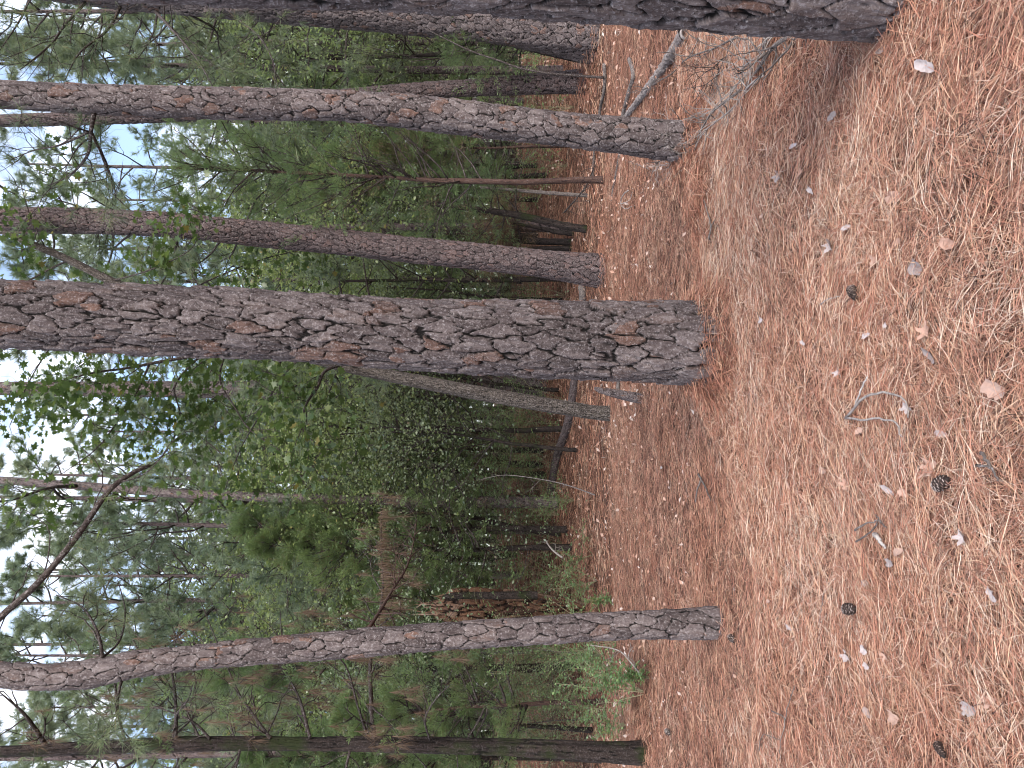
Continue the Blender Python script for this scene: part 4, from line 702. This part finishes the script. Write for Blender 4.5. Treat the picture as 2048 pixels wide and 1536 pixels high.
LEAVES = [  # px, py, length m, heading, kind, tone, label
 (1872, 132, .105, 1.0, 'narrow', .95, 'large silvery curled leaf near the foot of the nearest trunk'), (1783, 100, .08, 1.4, 'narrow', .75, 'grey crumpled leaf tucked against the foot of the nearest trunk'),
 (1682, 232, .07, 1.8, 'narrow', .7, 'grey leaf half under straw below the nearest trunk'), (1600, 292, .07, 1.5, 'narrow', .95, 'pale narrow leaf on the straw below the twig heap'),
 (1615, 345, .09, 1.5, 'oval', .2, 'broad pinkish tan leaf under the twig heap side of the bank'), (1570, 352, .07, .6, 'lobed', .85, 'pale torn lobed leaf right of the broad pinkish tan leaf'), (1636, 380, .05, .6, 'oval', .9, 'small white grey leaf left of the broad pinkish tan leaf'),
 (1676, 490, .08, .6, 'lobed', .9, 'ragged pale leaf with curled tips on the middle of the straw'), (1710, 455, .06, 1.6, 'narrow', .95, 'bright narrow leaf near a dark gap in the straw'), (1768, 524, .075, 2.0, 'lobed', .3, 'light orange lobed leaf standing open near the crumpled bark curl'),
 (1852, 535, .09, 1.1, 'oval', .72, 'crumpled grey bark like leaf beside a hole in the straw'), (1534, 640, .06, 1.3, 'oval', .95, 'small cupped silver leaf right in front of the middle trunk'), (1620, 685, .05, 1.2, 'narrow', .95, 'silver sliver of a leaf left of the cupped one'),
 (1748, 672, .055, 1.8, 'narrow', .95, 'folded pale leaf between the dark cone and the lichen twig'), (1692, 744, .05, .8, 'lobed', .95, 'small white curled leaf above the lichen twig'), (1882, 712, .085, .9, 'narrow', .68, 'flat grey brown leaf with a small hole in it'),
 (1874, 662, .075, .4, 'lobed', .25, 'pinkish lobed leaf beside the flat grey leaf with a hole'), (2016, 780, .09, 1.2, 'oval', .5, 'large smooth tan leaf at the very bottom of the view'), (1738, 862, .05, 1.9, 'oval', .45, 'small tan leaf touching the lichen loop'),
 (1835, 815, .055, 1.0, 'lobed', .9, 'white crumpled leaf caught inside the lichen loop'), (1905, 868, .06, 1.6, 'narrow', .92, 'slim silver leaf left of the lichen loop'), (1880, 935, .085, 1.9, 'lobed', .42, 'crumpled peach coloured leaf next to the open pine cone'),
 (1850, 910, .03, 1.9, 'oval', .98, 'tiny white leaf beside the crumpled peach one'), (1797, 980, .065, 1.2, 'narrow', .9, 'grey white leaf standing on edge near the open cone'), (1828, 985, .05, 1.4, 'oval', .4, 'small orange tan leaf left of the open cone'),
 (1712, 970, .07, .9, 'oval', .25, 'ring shaped curled tan leaf on the straw'), (1662, 940, .10, 1.6, 'narrow', .5, 'long reddish grey leaf lying in a straw hollow'), (1590, 970, .06, .4, 'narrow', .45, 'tan bent leaf in front of the trodden path edge'),
 (1816, 1104, .075, 1.9, 'narrow', .48, 'clean cream rectangular leaf left of the grey forked twig'), (1800, 1126, .06, 1.6, 'oval', .75, 'dull grey leaf leaning on the cream rectangular one'), (1948, 1074, .06, .8, 'lobed', .95, 'bright curled white leaf in the lower straw'),
 (1746, 1166, .065, 1.7, 'narrow', .93, 'white veined leaf near the brown pine cone'), (1550, 1202, .05, 1.7, 'narrow', .5, 'light chip like leaf with a dark gap beneath'), (1592, 1255, .07, 1.6, 'narrow', .9, 'long silver leaf left of the chip like leaf'),
 (1745, 1298, .06, 1.2, 'oval', .98, 'white hollow leaf left of the brown pine cone'), (1710, 1312, .06, .8, 'lobed', .88, 'white torn leaf beside the hollow one'), (1750, 1332, .04, 1.0, 'oval', .9, 'round grey leaf below the torn white one'),
 (1788, 1310, .055, .8, 'lobed', .35, 'salmon lobed leaf left of the hollow white leaf'), (1806, 1435, .085, 1.7, 'oval', .42, 'broad peach leaf on the lower left straw'), (1755, 1425, .08, 1.4, 'narrow', .6, 'brown grey strip shaped leaf above the broad peach leaf'),
 (1960, 1418, .07, 1.7, 'oval', .85, 'silver leaf in the lower left corner area'), (2005, 1395, .06, 1.3, 'lobed', .35, 'tan leaf near the silver leaf in the lower left'), (1480, 1178, .06, 1.6, 'narrow', .85, 'grey leaf right of the foot of the crooked pine'),
 (1480, 1352, .05, 1.6, 'narrow', .3, 'reddish leaf left of the crooked pine foot'), (1545, 1000, .05, 1.6, 'narrow', .5, 'dull tan leaf at the path edge left of the middle trunk'), (1330, 935, .08, 1.6, 'narrow', .9, 'pale leaf alone on the trodden path'),
 (1806, 395, .11, 1.55, 'narrow', .35, 'long curled tan leaf on the lower right straw'), (1918, 488, .10, 1.2, 'narrow', .25, 'long reddish leaf below the crumpled bark like one'), (1815, 485, .07, 1.7, 'narrow', .3, 'narrow brown leaf in a dark straw hollow'),
 (1790, 650, .03, 1.0, 'oval', .95, 'little pale leaf chip under the folded pale leaf'), (2010, 1190, .06, .9, 'narrow', .88, 'slim grey leaf lying low at the bottom left of the open cone'), (1538, 432, .05, 1.6, 'narrow', .5, 'small orange leaf on the right hand bank')]
for i, (px, py, sz, hd, kd, tn, lab) in enumerate(LEAVES):
    V, T_, Qd = mk_leaf(kd, 300+i); r_ = random.Random(i); b = gp(px, py); mb = MB(); c, s_ = math.cos(hd-PI/2), math.sin(hd-PI/2); tx, ty = r_.uniform(-.35, .35), r_.uniform(-.1, .35)
    V = V*sz*.88; X = V[:, 0]*c-V[:, 1]*s_; Y = V[:, 0]*s_+V[:, 1]*c; V = np.stack([X, Y, V[:, 2]+X*tx-Y*ty*-1], -1)+b+np.array([0, 0, .036])
    rgl = np.random.default_rng(i); mb.add(V, T_, Qd, np.clip(tn+.05*rgl.normal(size=len(V)), 0, 1)); o = mb.build('dry_leaf', M_FALLEN, smooth=True, loc=b); tag(o, lab, 'leaf')

# ------------------------------------------------------------------ shrubs and vines left of the path
def vine(label, px, py, h, lean, seed, nst=4, leaf=.03, group='leafy saplings in the brush on the left', mat=None, name='shrub', dens=1., cat='shrub'):
    rg = np.random.default_rng(seed); b = gp(px, py); root = empty(name, b, label, cat, group); wood = MB(); pos = []; dr = []
    for k in range(nst):
        Q = wander(b-[0, 0, .03], (lean+rg.normal(0, .25), rg.normal(0, .3), 1), h*(.6+.5*rg.random()), 10, .1, -.04, rg); tube(wood, Q, np.linspace(.005, .0018, 11), 5, .6); lines = [Q]
        for z in range(int(8*dens)): i = rg.integers(3, 10); q = wander(Q[i], norm(Q[i]-Q[i-1])+rg.normal(0, .7, 3), h*.35*(.4+.8*rg.random()), 6, .18, -.03, rg); tube(wood, q, np.linspace(.002, .001, 7), 3, .6); lines.append(q)
        for q in lines:
            m = int(len(q)*2.2); f = np.sort(rg.random(m)); P = spline(q, f*(len(q)-1)); s_ = np.where(np.arange(m) % 2 == 0, 1, -1)[:, None]; t = norm(np.gradient(P, axis=0)); pos.append(P[m//5:]); sd_ = norm(np.cross(t, [0, 0, 1.])); dr.append((sd_*s_+t*.5+rg.normal(0, .25, (m, 3)))[m//5:])
    pos = np.concatenate(pos); d = norm(np.concatenate(dr)); n = len(pos); up = norm(rg.normal(0, .3, (n, 3))+np.array([0, 0, 1.])); x = norm(np.cross(d, up)); z = np.cross(x, d); mb = MB()
    child(wood, 'stems', M_VSTEM, root); scatter_tmpl(mb, pos, x, d, z, leaf*(.6+.7*rg.random(n)), LEAF4[0], LEAF4[1], np.clip(rg.beta(2, 2, n), 0, 1)); child(mb, 'leaves', mat or M_VINE, root); return root
M_VSTEM = simple_mat('green_brown_stem', [(0, (.16, .15, .08)), (1, (.30, .26, .17))])
VN = [(1235, 1290, 1.3, .1, 'arching leafy sapling directly left of the crooked pine'), (1290, 1385, 1.0, 0, 'low bright green seedling at the edge of the brush by the straw'), (1300, 1355, .5, .2, 'little green seedling in the open straw beside the brush'), (1215, 1420, 1.2, -.1, 'leafy sapling right in front of the mossy cedar'),
      (1180, 1340, 1.5, .3, 'tall drooping sapling in the middle of the left brush'), (1235, 1340, .9, .1, 'dense short sapling in the middle of the left brush'), (1160, 1400, 1.7, .1, 'tall sapling behind the short ones with a leaning stem'), (1255, 1450, .7, 0, 'sprig of leaves at the foot of the mossy cedar'),
      (1195, 1160, 1.0, 0, 'open leafy sapling on the path side of the rotten snag'), (1225, 1190, .6, 0, 'small sprig between the path and the crooked pine'), (1150, 1140, 1.3, 0, 'airy sapling right of the rotten snag'), (1150, 1000, 1.0, 0, 'low green sprig beside the far end of the long log'), (1160, 1240, 1.8, 0, 'vine covered sapling growing against the rotten snag'),
      (1130, 1310, 2.2, .1, 'taller pale sapling behind the crooked pine on its left'), (1120, 1450, 2.0, 0, 'sapling overlapping the lower mossy trunk'), (1105, 1020, 2.0, -.1, 'fine leaved sapling near the dark cedar at the log end'), (1110, 930, 1.8, 0, 'fine leaved sapling standing at the log end'), (1200, 1310, 2.4, .2, 'tall thin sapling arching up directly left of the crooked pine'), (1170, 1460, 2.4, .1, 'tall sapling reaching across the mossy cedar trunk'), (1185, 1110, .8, 0, 'bright low sapling on the path edge right of the rotten snag'), (1140, 1380, 2.6, -.1, 'pale tall sapling between the crooked pine and the mossy cedar')]
VN += [(1128, 800, 2.6, 0, 'fine leaved sapling left of the leaning oak close to the long log'), (1120, 850, 3.0, .1, 'tall fine leaved sapling a little left of the leaning oak'), (1125, 890, 2.4, -.1, 'airy grey green sapling above the middle of the long log'), (1115, 970, 3.2, .1, 'tall airy sapling by the thicker dark cedar'), (1120, 1030, 3.0, 0, 'tall pale leaved sapling in the twiggy hollow'),
       (1125, 1085, 2.8, -.1, 'light green sapling left of the dark bent cedar'), (1120, 1150, 3.2, 0, 'tall light sapling right of the dark upright stump'), (1118, 1270, 3.0, 0, 'tall light sapling mostly behind the crooked pine'), (1120, 1340, 3.2, .1, 'tallest pale sapling left of the crooked pine'), (1130, 1420, 3.0, 0, 'tall sapling just right of the mossy cedar'),
       (1130, 590, 2.2, 0, 'leafy sapling between the dark scaly pine and the middle trunk'), (1150, 215, 2.2, 0, 'leafy sapling right of the pinkish plated pine'), (1135, 330, 1.8, 0, 'low leafy sapling right of the slim brown cedar'), (1150, 85, 2.2, 0, 'leafy sapling beside the broad pine foot')]
for i, (px, py, h, ln_, lab) in enumerate(VN): vine(lab, px, py, h, ln_, 400+i, nst=7 if h > .8 else 4, leaf=.04 if h < 1.4 else (.05 if h < 2.5 else .06), dens=1.5)

# ------------------------------------------------------------------ the wood behind
G_P = 'pines in the wood behind'; G_O = 'broadleaf trees in the wood behind'; G_C = 'cedars in the wood behind'; G_U = 'understorey bushes in the wood behind'
LP = 'tall pine in the wood behind with tufted needles high on a bare trunk'; LO = 'small leaved broadleaf tree in the dense green wood behind'; LC = 'bushy green cedar in the wood behind'; LU = 'twiggy green understorey bush on the rise behind'
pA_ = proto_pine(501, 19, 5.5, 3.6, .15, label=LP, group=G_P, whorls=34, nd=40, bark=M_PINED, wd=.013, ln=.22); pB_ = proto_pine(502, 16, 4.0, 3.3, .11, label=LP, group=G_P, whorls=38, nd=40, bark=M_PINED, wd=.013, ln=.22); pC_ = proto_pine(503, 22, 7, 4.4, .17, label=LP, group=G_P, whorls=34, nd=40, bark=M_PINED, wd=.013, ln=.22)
oA = proto_broad(511, 7.5, .07, leaf=.085, nl=7, label=LO, group=G_O, low=.34, bark=M_CED); oB = proto_broad(512, 10, .10, leaf=.11, nl=7, label=LO, group=G_O, spread=.36, nb=20, low=.30, bark=M_CED); oC = proto_broad(513, 5.5, .05, leaf=.07, nl=6, label=LO, group=G_O, mat=M_UND, spread=.5, low=.36, bark=M_CED)
cA = proto_cedar(521, 7.0, .07, 1.7, z0=1.9, bark=M_CED,  label=LC, group=G_C); cB = proto_cedar(522, 5.0, .05, 1.4, z0=1.5,  label=LC, group=G_C, nb=46, dead=.5)
uA = proto_broad(531, 2.4, .02, leaf=.05, nl=7, label=LU, group=G_U, mat=M_UND, spread=.55, nb=14, clump=.12, name='bush', cat='bush', kids=4); uB = proto_broad(532, 3.2, .025, leaf=.055, nl=3, label=LU, group=G_U, mat=M_UND, spread=.5, nb=16, clump=.14, name='bush', cat='bush')
_first = set()
KIND = {'pine_tree': 'tall pine', 'broadleaf_tree': 'leafy tree', 'cedar_tree': 'bushy cedar', 'bush': 'twiggy bush'}
def where_label(o, py, y):
    k = KIND[o.name.split('.')[0]]; d = next(b for a, b in ((16, 'in front of the brush'), (20, 'at the edge of the wood'), (26, 'inside the wood'), (34, 'deeper in the wood'), (48, 'far back in the wood'), (99, 'at the very back'))if y < a)
    r = next(b for a, b in ((-10, 'right of the nearest trunk'), (60, 'behind the nearest trunk'), (250, 'right of the pinkish pine'), (440, 'right of the dark scaly pine'), (600, 'left of the dark scaly pine'), (760, 'behind the middle trunk'), (1000, 'left of the leaning oak'), (1230, 'right of the crooked pine'), (1480, 'left of the crooked pine'), (1560, 'behind the mossy cedar'), (9999, 'left of the mossy cedar')) if py < a)
    return k+' '+d+', '+r
def place(o, py, y, sc=1., dx=0, label=None):
    x = (768-py)/F_PX*y+dx; loc = (x, y, float(T(x, y))-.05); rz = random.random()*6.28; sc = sc*(random.uniform(.92, 1.08)); label = where_label(o, py, y)
    if o.name not in _first:
        _first.add(o.name); o.location = loc; o.rotation_euler = (0, 0, rz); o.scale = (sc,)*3; o['label'] = label
        if label: o['label'] = label
        return o
    return copy_tree(o, loc, rz, sc, label=label)
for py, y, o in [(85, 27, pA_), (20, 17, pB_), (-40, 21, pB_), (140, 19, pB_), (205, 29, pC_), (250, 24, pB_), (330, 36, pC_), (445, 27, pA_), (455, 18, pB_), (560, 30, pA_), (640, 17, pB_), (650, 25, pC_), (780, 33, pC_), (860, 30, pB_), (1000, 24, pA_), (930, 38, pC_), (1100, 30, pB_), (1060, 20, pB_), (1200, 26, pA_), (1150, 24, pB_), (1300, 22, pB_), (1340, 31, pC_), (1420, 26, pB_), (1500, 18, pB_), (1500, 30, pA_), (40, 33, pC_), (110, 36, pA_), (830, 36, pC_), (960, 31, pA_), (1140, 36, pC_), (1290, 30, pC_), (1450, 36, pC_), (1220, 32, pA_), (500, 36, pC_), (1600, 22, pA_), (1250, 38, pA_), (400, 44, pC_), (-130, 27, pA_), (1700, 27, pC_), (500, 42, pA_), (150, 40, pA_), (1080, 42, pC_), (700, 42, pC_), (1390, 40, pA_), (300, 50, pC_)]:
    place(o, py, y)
for k, (py, y, o) in enumerate([(105, 18.5, oA), (30, 21, oB), (560, 17.5, oA), (470, 24, oB), (640, 21, oA), (720, 26, oB), (860, 18.5, oA), (930, 23, oB), (1000, 20, oA), (1110, 25, oB), (1240, 21, oA), (1390, 24, oB), (1500, 21, oA), (250, 27, oB), (330, 24, oA), (-80, 24, oB), (1620, 22, oA), (900, 16.8, oC), (600, 19, oC), (520, 20, oC), (230, 21, oC), (60, 19, oC), (780, 19.5, oC), (1330, 16, oC), (1460, 15, oC)]): place(o, py, y)
for py, y, o, sc in [(1095, 17.5, cA, 1.1), (900, 22, cA, 1.1), (1060, 18, cA, 1.1), (1400, 13.2, cB, 1), (400, 24, cA, 1.1), (290, 18, cB, 1), (1330, 17, cA, 1.1), (1230, 19, cB, 1.1), (1520, 14, cA, 1), (720, 22, cA, 1), (180, 22, cA, 1), (860, 24, cA, 1.1), (350, 22, cA, 1), (500, 25, cB, .9), (1620, 13, cA, 1), (620, 24, cB, 1.1), (1000, 21, cA, 1.2)]: place(o, py, y, sc)
for k in range(30): place(random.choice([uA, uB]), random.uniform(-120, 1660), random.uniform(36, 50), random.uniform(1.5, 2.2))
for k in range(34):
    y = 27+9*random.random(); place(random.choice([uA, uB]), random.uniform(-120, 1660), y, random.uniform(.8, 1.2))
for py_, y_ in [(1310, 14), (1370, 16.5), (1440, 15), (1470, 18), (860, 19), (1000, 19.5), (1590, 14)]: place(uB, py_, y_, random.uniform(.45, .65))
for k, px_ in enumerate(np.linspace(-250, 1790, 44)): place([oB, oB, cA, oB, oA][k % 5], px_+random.uniform(-20, 20), random.uniform(33, 46), random.uniform(1.3, 1.75))
for k, px_ in enumerate(np.linspace(-300, 1840, 22)): place([oB, pB_][k % 2], px_+random.uniform(-20, 20), random.uniform(52, 62), random.uniform(1.3, 1.6))

def far_thicket():
    # the far-off wood closing the view: one mass of foliage on many trunks
    rg = np.random.default_rng(77); mb = MB(); wd = MB(); n = 46000; y = 52+26*rg.random(n); x = (rg.random(n)*2-1)*y*.72; h = rg.random(n)**.8*(9+5*fbm(x*.12, y*.12, 5))
    k = fbm(x*.5+h*.3, y*.4+h*.5, 8) > -.32; x, y, h = x[k], y[k], h[k]; n = len(x); pos = np.stack([x, y, T(x, y)+h], -1); leaf_cloud(mb, pos, LEAF2, .62, rg)
    for q in range(150):
        yy = 50+26*rg.random(); xx = (rg.random()*2-1)*yy*.7; z0 = float(T(xx, yy)); tube(wd, np.array([[xx, yy, z0-.3], [xx+rg.normal(0, .3), yy, z0+6], [xx+rg.normal(0, .5), yy, z0+13]]), [.16, .12, .05], 6, rg.random())
    tag(mb.build('distant_foliage', M_UND), 'far off wood closing the view behind the trees', 'distant wood', kind='stuff'); tag(wd.build('distant_trunks', M_PINED), 'crowded trunks of the far off wood', 'distant wood', kind='stuff')
far_thicket()
_by = {}
for o in COL.objects:
    if o.parent is None and o.get('group', '').endswith('wood behind'): _by.setdefault(o['label'], []).append(o)
for lab, os_ in _by.items():
    if len(os_) > 1:
        os_.sort(key=lambda o: o.location.y); w_ = {2: ['nearer one', 'farther one'], 3: ['nearest of three', 'middle of three', 'farthest of three']}.get(len(os_)) or [['nearest', 'second nearest', 'third nearest', 'fourth nearest', 'fifth nearest', 'sixth nearest'][min(i, 5)] for i in range(len(os_))]
        for o, t_ in zip(os_, w_): o['label'] = lab+', '+t_
# ------------------------------------------------------------------ litter last
straw('pine_straw', 1.5, 3.6, 12000, .0022, .135, 2, .034)
straw('pine_straw', 3.6, 6.6, 8000, .0026, .13, 2, .034)
straw('pine_straw', 6.6, 12.5, 2700, .0042, .14, 1, .03)
straw('pine_straw', 12.5, 30, 300, .011, .22, 1, .025, marg=1.5)
leaf_flecks()
def foot_straw():
    mb = MB()
    for (cx, cy, r, n, up) in [(PA[1][0], PA[1][1], .31, 9000, .22), (PB[1][0], PB[1][1], .22, 3500, .15), (PD[1][0], PD[1][1], .16, 500, .05), (PC[1][0], PC[1][1], .34, 700, .14), (PK[1][0], PK[1][1], .3, 2600, .06), (PI_[1][0], PI_[1][1], .6, 1200, .25), (PJ[1][0], PJ[1][1], .35, 700, .2), (PG[1][0], PG[1][1], .6, 700, .2), (PE[1][0], PE[1][1], .22, 500, .08), (1.50, 6.0, .30, 2600, .12)]:
        a = rng.random(n)*2*PI; rr = r*(.75+1.1*rng.random(n)**1.5); x = cx+rr*np.cos(a); y = cy+rr*np.sin(a); z = T(x, y)+up*np.exp(-((rr-r*.8)/(r*.5))**2)*rng.random(n); d = a+PI/2*rng.choice([0, 1, 1], n)+rng.normal(0, .6, n); l = .09*(.5+rng.random(n)); pz = rng.normal(0, .18, n)-.25*np.cos(d-a)
        t = np.stack([np.cos(d), np.sin(d), pz], -1)*l[:, None]; c = np.stack([x, y, z], -1); w_ = norm(rng.normal(size=(n, 3)))*(.0011+.00018*cy)
        V = np.stack([c-t-w_*.5, c-t+w_*.5, c+t+w_, c+t-w_], 1).reshape(-1, 3); i = np.arange(n)[:, None]*4; mb.add(V, None, i+np.arange(4)[None], np.repeat(rng.beta(1.5, 1.8, n), 4))
    tag(mb.build('pine_straw', M_STRAW), 'pine needles heaped round the feet of the trunks', 'pine needles', kind='stuff')
foot_straw()
